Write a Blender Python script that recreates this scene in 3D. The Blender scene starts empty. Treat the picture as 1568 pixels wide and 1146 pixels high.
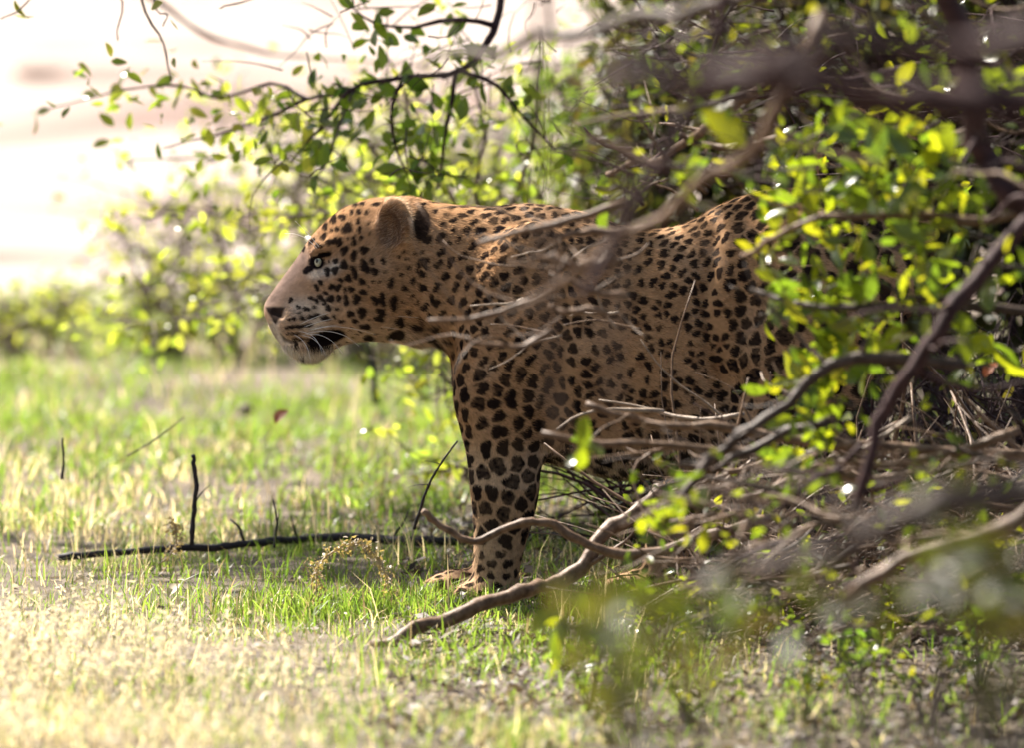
import bpy, math, random
import numpy as np
from mathutils import Vector, Matrix, kdtree

random.seed(7)
rng = np.random.default_rng(11)
scene = bpy.context.scene
COL = scene.collection

# ------------------------------------------------------------------ camera
CAM_D, CAM_H, PITCH = 15.0, 1.5, math.radians(4.22)
LENS = 36.0 * 15.0 / 1.78
FPX = LENS / 36.0 * 1568.0
cam_data = bpy.data.cameras.new("camera")
cam = bpy.data.objects.new("camera", cam_data)
COL.objects.link(cam)
cam.location = (0, -CAM_D, CAM_H)
cam.rotation_euler = (math.radians(90) - PITCH, 0, 0)
cam_data.sensor_width = 36.0
cam_data.lens = LENS
cam_data.clip_start = 0.1
cam_data.clip_end = 2000
cam_data.dof.use_dof = True
cam_data.dof.focus_distance = 14.92
cam_data.dof.aperture_fstop = 3.8
scene.camera = cam

# ------------------------------------------------------------------ light
SUN_DIR = Vector((-0.44, 0.47, 0.77)).normalized()        # towards the sun
world = bpy.data.worlds.new("World")
scene.world = world
world.use_nodes = True
wn = world.node_tree.nodes
wl = world.node_tree.links
sky = wn.new("ShaderNodeTexSky")
sky.sky_type = 'NISHITA'
sky.sun_disc = False
sky.sun_elevation = math.asin(SUN_DIR.z)
sky.sun_rotation = math.atan2(SUN_DIR.x, SUN_DIR.y)
sky.dust_density = 3.0
sky.ozone_density = 0.6
wl.new(sky.outputs[0], wn["Background"].inputs[0])
wn["Background"].inputs[1].default_value = 0.052
sun_data = bpy.data.lights.new("sun", 'SUN')
sun_data.energy = 5.0
sun_data.angle = math.radians(0.5)
sun_data.color = (1.0, 0.93, 0.83)
sun = bpy.data.objects.new("sun", sun_data)
COL.objects.link(sun)
sun.rotation_euler = (-SUN_DIR).to_track_quat('-Z', 'Y').to_euler()
sun.location = (-6, 10, 12)

vs = scene.view_settings
vs.view_transform = 'Standard'
vs.look = 'None'
vs.exposure = 1.76
vs.gamma = 1.0
scene.render.engine = 'CYCLES'
cy = scene.cycles
cy.use_denoising = True
try:
    cy.denoiser = 'OPENIMAGEDENOISE'
except Exception:
    pass
cy.max_bounces = 6
cy.diffuse_bounces = 3
cy.glossy_bounces = 2
cy.transmission_bounces = 3
cy.transparent_max_bounces = 6
cy.sample_clamp_indirect = 6.0
cy.caustics_reflective = False
cy.caustics_refractive = False

# ------------------------------------------------------------------ helpers
_f = np.array([0, math.cos(PITCH), -math.sin(PITCH)])
_u = np.array([0, math.sin(PITCH), math.cos(PITCH)])
_r = np.array([1.0, 0, 0])
_c = np.array([0, -CAM_D, CAM_H])


def P(u, v, Y=0.0):
    """photo pixel -> point on the vertical plane at depth Y"""
    d = _f + _u * ((573 - v) / FPX) + _r * ((u - 784) / FPX)
    t = (Y + CAM_D) / d[1]
    return _c + d * t


def G(u, v):
    """photo pixel -> point on the ground"""
    d = _f + _u * ((573 - v) / FPX) + _r * ((u - 784) / FPX)
    return _c + d * (-CAM_H / d[2])


def S(Y=0.0):
    return (CAM_D + Y) / FPX


def new_mesh(name, verts, faces, smooth=True):
    me = bpy.data.meshes.new(name)
    verts = np.asarray(verts, dtype=np.float32)
    if isinstance(faces, np.ndarray):
        n, k = faces.shape
        me.vertices.add(len(verts))
        me.vertices.foreach_set("co", verts.ravel())
        me.loops.add(n * k)
        me.loops.foreach_set("vertex_index", faces.astype(np.int32).ravel())
        me.polygons.add(n)
        me.polygons.foreach_set("loop_start", np.arange(0, n * k, k, dtype=np.int32))
        me.update(calc_edges=True)
    else:
        me.from_pydata([tuple(map(float, v)) for v in verts], [], faces)
        me.update()
    if smooth and len(me.polygons):
        me.polygons.foreach_set("use_smooth", np.ones(len(me.polygons), dtype=bool))
    return me


def set_color(me, name, cols):
    a = me.attributes.new(name, 'FLOAT_COLOR', 'POINT')
    c = np.ones((len(cols), 4), dtype=np.float32)
    c[:, :3] = cols
    a.data.foreach_set("color", c.ravel())


def obj(name, me, mat=None, parent=None, **props):
    o = bpy.data.objects.new(name, me)
    COL.objects.link(o)
    if mat is not None and me is not None and not me.materials:
        me.materials.append(mat)
    if parent is not None:
        o.parent = parent
    for k, v in props.items():
        o[k] = v
    return o


def thing(name, label, cat, loc=(0, 0, 0), group=None):
    o = bpy.data.objects.new(name, None)
    COL.objects.link(o)
    o.empty_display_size = 0.1
    o.location = tuple(float(x) for x in loc)
    o["label"] = label
    o["category"] = cat
    if group:
        o["group"] = group
    return o


def child(name, me, mat, parent, **props):
    """mesh given in world coordinates, parented to an unrotated empty"""
    o = obj(name, me, mat, parent, **props)
    o.location = -parent.location
    return o


def catmull(pts, n):
    pts = np.asarray(pts, dtype=float)
    if len(pts) < 3:
        t = np.linspace(0, 1, n)[:, None]
        return pts[0] * (1 - t) + pts[-1] * t
    p = np.vstack([2 * pts[0] - pts[1], pts, 2 * pts[-1] - pts[-2]])
    m = len(pts) - 1
    ts = np.linspace(0, m - 1e-6, n)
    i = ts.astype(int)
    t = (ts - i)[:, None]
    p0, p1, p2, p3 = p[i], p[i + 1], p[i + 2], p[i + 3]
    return 0.5 * ((2 * p1) + (-p0 + p2) * t + (2 * p0 - 5 * p1 + 4 * p2 - p3) * t ** 2
                  + (-p0 + 3 * p1 - 3 * p2 + p3) * t ** 3)


def tube_data(path, radii, sides=7, rough=0.0, closed_tip=True):
    path = np.asarray(path, dtype=float)
    n = len(path)
    tan = np.gradient(path, axis=0)
    tan /= np.linalg.norm(tan, axis=1)[:, None] + 1e-9
    ref = np.array([0.0, 0.0, 1.0]) if abs(tan[0][2]) < 0.9 else np.array([0.0, 1.0, 0.0])
    verts = []
    a = np.cross(tan[0], ref)
    a /= np.linalg.norm(a)
    ang = np.linspace(0, 2 * math.pi, sides, endpoint=False)
    for k in range(n):
        a = a - tan[k] * np.dot(a, tan[k])
        a /= np.linalg.norm(a) + 1e-9
        b = np.cross(tan[k], a)
        rr = radii[k] * (1 + rough * (rng.random(sides) - 0.5) * 2) if rough else np.full(sides, radii[k])
        verts.append(path[k] + (np.cos(ang) * rr)[:, None] * a + (np.sin(ang) * rr)[:, None] * b)
    verts = np.vstack(verts)
    faces = []
    for k in range(n - 1):
        for s in range(sides):
            s2 = (s + 1) % sides
            faces.append((k * sides + s, k * sides + s2, (k + 1) * sides + s2, (k + 1) * sides + s))
    nv = len(verts)
    verts = np.vstack([verts, path[0], path[-1]])
    for s in range(sides):
        s2 = (s + 1) % sides
        faces.append((s2, s, nv))
        faces.append(((n - 1) * sides + s, (n - 1) * sides + s2, nv + 1))
    return verts, faces


def branch_mesh(name, ctrl, r0, r1, n=None, sides=7, wob=0.0, rough=0.12, power=1.0):
    ctrl = np.asarray(ctrl, dtype=float)
    L = np.linalg.norm(np.diff(ctrl, axis=0), axis=1).sum()
    if n is None:
        n = int(max(6, min(60, L / max(r0, 0.004) / 1.2)))
    path = catmull(ctrl, n)
    if wob:
        w = rng.normal(0, wob, (n, 3))
        w = (w + np.roll(w, 1, 0) + np.roll(w, -1, 0)) / 2
        w[0] = 0
        path = path + w
    t = np.linspace(0, 1, n)
    rad = r0 + (r1 - r0) * t ** power
    rad *= 1 + 0.14 * np.sin(t * 37 + rng.random() * 6) * rng.random(n)
    v, f = tube_data(path, rad, sides, rough)
    return new_mesh(name, v, f), path, rad


# ------------------------------------------------------------------ materials
def mat_new(name):
    m = bpy.data.materials.new(name)
    m.use_nodes = True
    nt = m.node_tree
    b = nt.nodes["Principled BSDF"]
    return m, nt, b


def ramp(nt, stops):
    r = nt.nodes.new("ShaderNodeValToRGB")
    e = r.color_ramp.elements
    while len(e) > 1:
        e.remove(e[-1])
    e[0].position = stops[0][0]
    e[0].color = (*stops[0][1], 1)
    for p, c in stops[1:]:
        x = e.new(p)
        x.color = (*c, 1)
    return r


def noise(nt, scale, detail=4, rough=0.55, vec=None):
    n = nt.nodes.new("ShaderNodeTexNoise")
    n.inputs["Scale"].default_value = scale
    n.inputs["Detail"].default_value = detail
    n.inputs["Roughness"].default_value = rough
    if vec is not None:
        nt.links.new(vec, n.inputs["Vector"])
    return n


def bark_mat(name, dark, light, scale=40, rough=0.7, bump=0.5):
    m, nt, b = mat_new(name)
    tc = nt.nodes.new("ShaderNodeTexCoord")
    n1 = noise(nt, scale, 6, 0.65, tc.outputs["Object"])
    r = ramp(nt, [(0.3, dark), (0.55, tuple((d + l) / 2 for d, l in zip(dark, light))), (0.75, light)])
    nt.links.new(n1.outputs["Fac"], r.inputs[0])
    nt.links.new(r.outputs[0], b.inputs["Base Color"])
    b.inputs["Roughness"].default_value = rough
    b.inputs["Specular IOR Level"].default_value = 0.25
    bp = nt.nodes.new("ShaderNodeBump")
    bp.inputs["Strength"].default_value = bump
    bp.inputs["Distance"].default_value = 0.004
    nt.links.new(n1.outputs["Fac"], bp.inputs["Height"])
    nt.links.new(bp.outputs[0], b.inputs["Normal"])
    return m


def leaf_mat(name, cols, trans_boost=1.5, trans=0.5, rough=0.35):
    m, nt, b = mat_new(name)
    geo = nt.nodes.new("ShaderNodeNewGeometry")
    oi = nt.nodes.new("ShaderNodeObjectInfo")
    add = nt.nodes.new("ShaderNodeMath")
    add.operation = 'ADD'
    nt.links.new(geo.outputs["Random Per Island"], add.inputs[0])
    nt.links.new(oi.outputs["Random"], add.inputs[1])
    fr = nt.nodes.new("ShaderNodeMath")
    fr.operation = 'FRACT'
    nt.links.new(add.outputs[0], fr.inputs[0])
    r = ramp(nt, [(i / max(1, len(cols) - 1), c) for i, c in enumerate(cols)])
    nt.links.new(fr.outputs[0], r.inputs[0])
    nt.links.new(r.outputs[0], b.inputs["Base Color"])
    b.inputs["Roughness"].default_value = rough
    b.inputs["Specular IOR Level"].default_value = 0.8
    tr = nt.nodes.new("ShaderNodeBsdfTranslucent")
    mul = nt.nodes.new("ShaderNodeMixRGB")
    mul.blend_type = 'MULTIPLY'
    mul.inputs[0].default_value = 1
    mul.inputs[2].default_value = (trans_boost * 1.12, trans_boost * 1.05, trans_boost * 0.35, 1)
    nt.links.new(r.outputs[0], mul.inputs[1])
    nt.links.new(mul.outputs[0], tr.inputs[0])
    mx = nt.nodes.new("ShaderNodeMixShader")
    mx.inputs[0].default_value = trans
    nt.links.new(b.outputs[0], mx.inputs[1])
    nt.links.new(tr.outputs[0], mx.inputs[2])
    nt.links.new(mx.outputs[0], nt.nodes["Material Output"].inputs[0])
    return m


def attr_mat(name, attr, rough=0.7, trans=0.0, spec=0.3, tboost=1.3):
    m, nt, b = mat_new(name)
    a = nt.nodes.new("ShaderNodeAttribute")
    a.attribute_name = attr
    nt.links.new(a.outputs["Color"], b.inputs["Base Color"])
    b.inputs["Roughness"].default_value = rough
    b.inputs["Specular IOR Level"].default_value = spec
    if trans:
        tr = nt.nodes.new("ShaderNodeBsdfTranslucent")
        mul = nt.nodes.new("ShaderNodeMixRGB")
        mul.blend_type = 'MULTIPLY'
        mul.inputs[0].default_value = 1
        mul.inputs[2].default_value = (tboost, tboost, tboost * 0.72, 1)
        nt.links.new(a.outputs["Color"], mul.inputs[1])
        nt.links.new(mul.outputs[0], tr.inputs[0])
        mx = nt.nodes.new("ShaderNodeMixShader")
        mx.inputs[0].default_value = trans
        nt.links.new(b.outputs[0], mx.inputs[1])
        nt.links.new(tr.outputs[0], mx.inputs[2])
        nt.links.new(mx.outputs[0], nt.nodes["Material Output"].inputs[0])
    return m


def plain_mat(name, col, rough=0.5, spec=0.5):
    m, nt, b = mat_new(name)
    tc = nt.nodes.new("ShaderNodeTexCoord")
    n1 = noise(nt, 90, 3, 0.5, tc.outputs["Object"])
    r = ramp(nt, [(0.3, tuple(c * 0.8 for c in col)), (0.7, tuple(min(1, c * 1.15) for c in col))])
    nt.links.new(n1.outputs["Fac"], r.inputs[0])
    nt.links.new(r.outputs[0], b.inputs["Base Color"])
    b.inputs["Roughness"].default_value = rough
    b.inputs["Specular IOR Level"].default_value = spec
    return m


BARK_RED = bark_mat("bark_red", (0.020, 0.009, 0.010), (0.085, 0.042, 0.040))
BARK_GREY = bark_mat("bark_grey", (0.028, 0.018, 0.013), (0.12, 0.083, 0.066), 60, 0.55)
BARK_PALE = bark_mat("bark_pale", (0.060, 0.033, 0.020), (0.29, 0.19, 0.125), 70, 0.5)
BARK_STRAW = bark_mat("bark_straw", (0.17, 0.12, 0.09), (0.46, 0.37, 0.29), 90, 0.5)
BARK_DARK = bark_mat("bark_dark", (0.012, 0.010, 0.012), (0.05, 0.042, 0.045), 80, 0.6)
BARK_BUSH = bark_mat("bark_bush", (0.09, 0.07, 0.055), (0.26, 0.21, 0.17), 60, 0.7)
LEAF_FRONT = leaf_mat("leaf_front", [(0.035, 0.06, 0.010), (0.07, 0.10, 0.010), (0.11, 0.135, 0.010), (0.13, 0.13, 0.012), (0.05, 0.085, 0.012), (0.03, 0.05, 0.012)], 3.2, 0.6, 0.22)
LEAF_BACK = leaf_mat("leaf_back", [(0.05, 0.08, 0.025), (0.10, 0.13, 0.03), (0.13, 0.16, 0.045), (0.15, 0.16, 0.05), (0.09, 0.12, 0.045)], 3.6, 0.74, 0.2)
LEAF_TREE = leaf_mat("leaf_tree", [(0.035, 0.07, 0.02), (0.065, 0.105, 0.02), (0.09, 0.12, 0.022), (0.045, 0.08, 0.028)], 3.8, 0.6, 0.2)
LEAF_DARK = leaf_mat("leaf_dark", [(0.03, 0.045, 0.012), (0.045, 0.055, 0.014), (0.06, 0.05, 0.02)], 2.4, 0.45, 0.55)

# ------------------------------------------------------------------ ground
def smooth_noise2(x, y, scale, seed):
    r = np.random.default_rng(seed)
    T = r.random((64, 64))
    x = x * scale + 1000.0
    y = y * scale + 1000.0
    xi = np.floor(x).astype(int); yi = np.floor(y).astype(int)
    fx = x - xi; fy = y - yi
    fx = fx * fx * (3 - 2 * fx); fy = fy * fy * (3 - 2 * fy)
    a = T[xi % 64, yi % 64]; b = T[(xi + 1) % 64, yi % 64]
    c = T[xi % 64, (yi + 1) % 64]; d = T[(xi + 1) % 64, (yi + 1) % 64]
    return (a * (1 - fx) + b * fx) * (1 - fy) + (c * (1 - fx) + d * fx) * fy


def ground_z(x, y):
    x = np.asarray(x, dtype=float); y = np.asarray(y, dtype=float)
    z = 0.03 * (smooth_noise2(x, y, 1.3, 1) - 0.5) + 0.012 * (smooth_noise2(x, y, 5.0, 2) - 0.5)
    far = np.clip((y - 10) / 25, 0, 1)
    z = z + far * 0.5 * (smooth_noise2(x, y, 0.16, 3) - 0.5)
    return z


def build_ground():
    ys = np.concatenate([np.linspace(-40, -4, 10), np.linspace(-3.6, 9, 110), np.geomspace(9.4, 700, 60)])
    xs = np.concatenate([-np.geomspace(5.2, 400, 22)[::-1], np.linspace(-5, 5, 90), np.geomspace(5.2, 400, 22)])
    X, Y = np.meshgrid(xs, ys)
    Z = ground_z(X, Y)
    v = np.stack([X.ravel(), Y.ravel(), Z.ravel()], 1)
    nx, ny = len(xs), len(ys)
    i = np.arange(nx - 1)[None, :] + nx * np.arange(ny - 1)[:, None]
    f = np.stack([i.ravel(), i.ravel() + 1, i.ravel() + nx + 1, i.ravel() + nx], 1)
    m, nt, b = mat_new("sandy_soil")
    tc = nt.nodes.new("ShaderNodeTexCoord")
    o = tc.outputs["Object"]
    nb = noise(nt, 0.45, 3, 0.5, o)
    nm = noise(nt, 7.0, 5, 0.6, o)
    nf = noise(nt, 90.0, 4, 0.6, o)
    sand = ramp(nt, [(0.36, (0.19, 0.12, 0.095)), (0.45, (0.31, 0.23, 0.19)), (0.54, (0.42, 0.345, 0.30))])
    nt.links.new(nb.outputs["Fac"], sand.inputs[0])
    soil = ramp(nt, [(0.3, (0.055, 0.04, 0.028)), (0.5, (0.12, 0.09, 0.062)), (0.68, (0.22, 0.17, 0.125))])
    nt.links.new(nm.outputs["Fac"], soil.inputs[0])
    # the meadow soil gives way to open sand beyond the shrubs
    sep = nt.nodes.new("ShaderNodeSeparateXYZ")
    nt.links.new(o, sep.inputs[0])
    nj = noise(nt, 0.7, 4, 0.6, o)
    ma = nt.nodes.new("ShaderNodeMath"); ma.operation = 'MULTIPLY_ADD'
    nt.links.new(nj.outputs["Fac"], ma.inputs[0]); ma.inputs[1].default_value = 5.0
    nt.links.new(sep.outputs[1], ma.inputs[2])
    mr = nt.nodes.new("ShaderNodeMapRange")
    mr.inputs[1].default_value = 7.0; mr.inputs[2].default_value = 10.5
    nt.links.new(ma.outputs[0], mr.inputs[0])
    mix = nt.nodes.new("ShaderNodeMixRGB")
    nt.links.new(mr.outputs[0], mix.inputs[0])
    nt.links.new(soil.outputs[0], mix.inputs[1])
    nt.links.new(sand.outputs[0], mix.inputs[2])
    nt.links.new(mix.outputs[0], b.inputs["Base Color"])
    b.inputs["Roughness"].default_value = 0.9
    bp = nt.nodes.new("ShaderNodeBump")
    bp.inputs["Strength"].default_value = 0.8
    bp.inputs["Distance"].default_value = 0.02
    nt.links.new(nf.outputs["Fac"], bp.inputs["Height"])
    nt.links.new(bp.outputs[0], b.inputs["Normal"])
    obj("ground", new_mesh("ground", v, f), m, kind="structure")


build_ground()

# ------------------------------------------------------------------ grass
def blade_field(n, xr, yr, hmin, hmax, wid, tint, lean=0.55, keep=None, seed=0, tuft=0):
    r = np.random.default_rng(seed)
    y = r.uniform(yr[0], yr[1], n)
    x = r.uniform(-1, 1, n) * (xr + 0.062 * np.maximum(0, y + 2))
    if tuft:
        k = r.integers(0, tuft, n)
        cx, cyy = x[k], y[k]
        s = r.random(n) < 0.6
        x = np.where(s, cx + r.normal(0, 0.02, n), x)
        y = np.where(s, cyy + r.normal(0, 0.02, n), y)
    if keep is not None:
        m = r.random(n) < keep(x, y)
        x, y = x[m], y[m]
        n = len(x)
    z = ground_z(x, y) - 0.004
    h = r.uniform(hmin, hmax, n) * (0.55 + 0.9 * smooth_noise2(x, y, 3.1, 9))
    a = r.uniform(0, 2 * math.pi, n)
    le = np.abs(r.normal(0, lean, n))
    dx, dy = np.cos(a) * le * h, np.sin(a) * le * h
    fa = r.uniform(0, 2 * math.pi, n)
    w = wid * r.uniform(0.6, 1.3, n)
    wx, wy = np.cos(fa) * w, np.sin(fa) * w
    base = np.stack([x, y, z], 1)
    off = np.stack([wx, wy, np.zeros(n)], 1)
    mid = base + np.stack([dx * 0.35, dy * 0.35, h * 0.6], 1)
    tip = base + np.stack([dx, dy, h / np.sqrt(1 + 0.5 * le ** 2)], 1)
    V = np.stack([base - off, base + off, mid + off * 0.75, mid - off * 0.75, tip], 1).reshape(-1, 3)
    i = np.arange(n)[:, None] * 5
    F = np.concatenate([i + np.array([[0, 1, 2]]), i + np.array([[0, 2, 3]]), i + np.array([[3, 2, 4]])], 0)
    c = tint(x, y, r)
    C = np.repeat(c, 5, axis=0)
    return V, F, C


def tint_mix(straw_bias):
    def f(x, y, r):
        n = len(x)
        g1 = np.array([0.075, 0.135, 0.018]); g2 = np.array([0.14, 0.19, 0.03]); st = np.array([0.46, 0.38, 0.28]); br = np.array([0.16, 0.12, 0.075])
        t = r.random(n)[:, None]
        green = g1 * (1 - t) + g2 * t
        t2 = r.random(n)[:, None]
        straw = st * (0.6 + 0.5 * t2)
        nz = smooth_noise2(x, y, 1.7, 21) * 0.6 + smooth_noise2(x, y, 4.5, 22) * 0.4
        left = np.clip((-x - 0.25 - 0.03 * (y + 2)) / 0.5, 0, 1)
        front = np.clip((-y - 0.25) / 0.8, 0, 1)
        ps = straw_bias + 0.38 * left * (y < 3) + 0.25 * front * left + (nz - 0.5) * 0.9
        isst = r.random(n) < ps
        out = np.where(isst[:, None], straw, green)
        isb = r.random(n) < 0.14
        return np.where(isb[:, None], br, out)
    return f


def keep_mid(x, y):
    sh = np.clip((x - 0.1) / 0.5, 0, 1) * (y < 1.2)
    return np.clip(smooth_noise2(x, y, 2.2, 5) * 0.7 + smooth_noise2(x, y, 6.0, 15) * 0.9 - 0.25, 0.08, 1) * (1 - 0.82 * sh)


def keep_far(x, y):
    return np.clip((7.6 + 3.0 * (smooth_noise2(x, y, 0.8, 6) - 0.5) - y) / 1.5, 0, 1) * np.clip(smooth_noise2(x, y, 1.5, 7) * 0.8 + smooth_noise2(x, y, 5.0, 17) * 0.8 - 0.1, 0.1, 1) * (1 - 0.8 * np.clip((x - 0.25) / 0.4, 0, 1))


parts = [
    blade_field(120000, 1.75, (-3.4, 1.4), 0.012, 0.04, 0.0010, tint_mix(0.24), 0.9, keep_mid, 31, 9000),
    blade_field(30000, 1.75, (-3.2, 1.4), 0.022, 0.060, 0.0017, tint_mix(-0.05), 0.85, keep_mid, 32, 1500),
    blade_field(90000, 1.9, (1.2, 9.0), 0.02, 0.060, 0.0022, tint_mix(-0.12), 1.0, keep_far, 33, 4000),
    blade_field(2600, 0.34, (-0.42, -0.02), 0.025, 0.06, 0.0015, tint_mix(0.1), 0.7, lambda x, y: 1.0 * (x < 0.3), 35, 260),
    blade_field(3600, 1.7, (-1.6, 6.0), 0.05, 0.13, 0.0012, tint_mix(0.75), 0.5, keep_mid, 36, 240),
]
V, F, C, o_ = [], [], [], 0
for v, f, c in parts:
    V.append(v); F.append(f + o_); C.append(c); o_ += len(v)
gme = new_mesh("grass", np.vstack(V), np.vstack(F), smooth=False)
set_color(gme, "tint", np.vstack(C))
GRASS_MAT = attr_mat("grass_blades", "tint", 0.4, 0.55, 0.5, 2.6)
obj("grass", gme, GRASS_MAT, kind="stuff", label="short green and straw grass covering the clearing", category="grass")

# ------------------------------------------------------------------ leaves
def leaf_mesh(name, L, W, fold=0.25, bend=0.2, seg=4):
    """obovate leaf from the origin along +X, thin and folded on its midrib"""
    vs_, fs = [], []
    for i in range(seg + 1):
        t = i / seg
        w = W * 0.5 * (math.sin(math.pi * min(1, t * 0.86 + 0.04)) ** 0.8) * (0.75 + 0.4 * t)
        if i == seg:
            w *= 0.35
        z = -bend * L * t * t
        vs_ += [(t * L, -w, z + fold * w), (t * L, 0, z), (t * L, w, z + fold * w)]
    for i in range(seg):
        a = i * 3
        fs += [(a, a + 3, a + 4, a + 1), (a + 1, a + 4, a + 5, a + 2)]
    return np.array(vs_), fs


LEAF_SIMPLE = [leaf_mesh("l", 1, 0.5, 0.3, 0.15, 2), leaf_mesh("l", 1, 0.6, 0.2, 0.35, 2)]
LEAF_SHAPES = [leaf_mesh("l", 1, 0.5, 0.3, 0.15), leaf_mesh("l", 1, 0.56, 0.2, 0.35), leaf_mesh("l", 1, 0.44, 0.4, -0.15)]


def rand_rot(droop=0.0):
    d = rng.normal(0, 1, 3)
    d[2] -= droop
    d /= np.linalg.norm(d)
    n = rng.normal(0, 1, 3) + np.array([0, 0, 0.8])
    n -= d * np.dot(n, d)
    n /= np.linalg.norm(n) + 1e-9
    return np.stack([d, np.cross(n, d), n], 1)


def leaves_stuff(name, pts, sizes, mat, parent, droop=0.2, shared=LEAF_SHAPES):
    V, F, o = [], [], 0
    nv = len(shared[0][0])
    fq = np.array(shared[0][1])
    for p, s in zip(pts, sizes):
        v, _ = shared[rng.integers(len(shared))]
        V.append((v * s) @ rand_rot(droop).T + p)
        F.append(fq + o)
        o += nv
    me = new_mesh(name, np.vstack(V), np.vstack(F))
    return child(name, me, mat, parent, kind="stuff")


def leaf_parts(pts, sizes, mat, parent, droop=0.2, tag="a"):
    protos = []
    for i, (v, f) in enumerate(LEAF_SHAPES):
        me = new_mesh("leaf_" + tag + str(i), v, f)
        me.materials.append(mat)
        protos.append(me)
    for p, s in zip(pts, sizes):
        o = bpy.data.objects.new("leaf", protos[rng.integers(3)])
        COL.objects.link(o)
        o.parent = parent
        R = rand_rot(droop) * s
        M = Matrix(((R[0, 0], R[0, 1], R[0, 2], 0), (R[1, 0], R[1, 1], R[1, 2], 0), (R[2, 0], R[2, 1], R[2, 2], 0), (0, 0, 0, 1)))
        M.translation = Vector(tuple(p)) - parent.location
        o.matrix_local = M


def px_leaf(u, v, Y):
    return P(u, v, Y)


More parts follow.
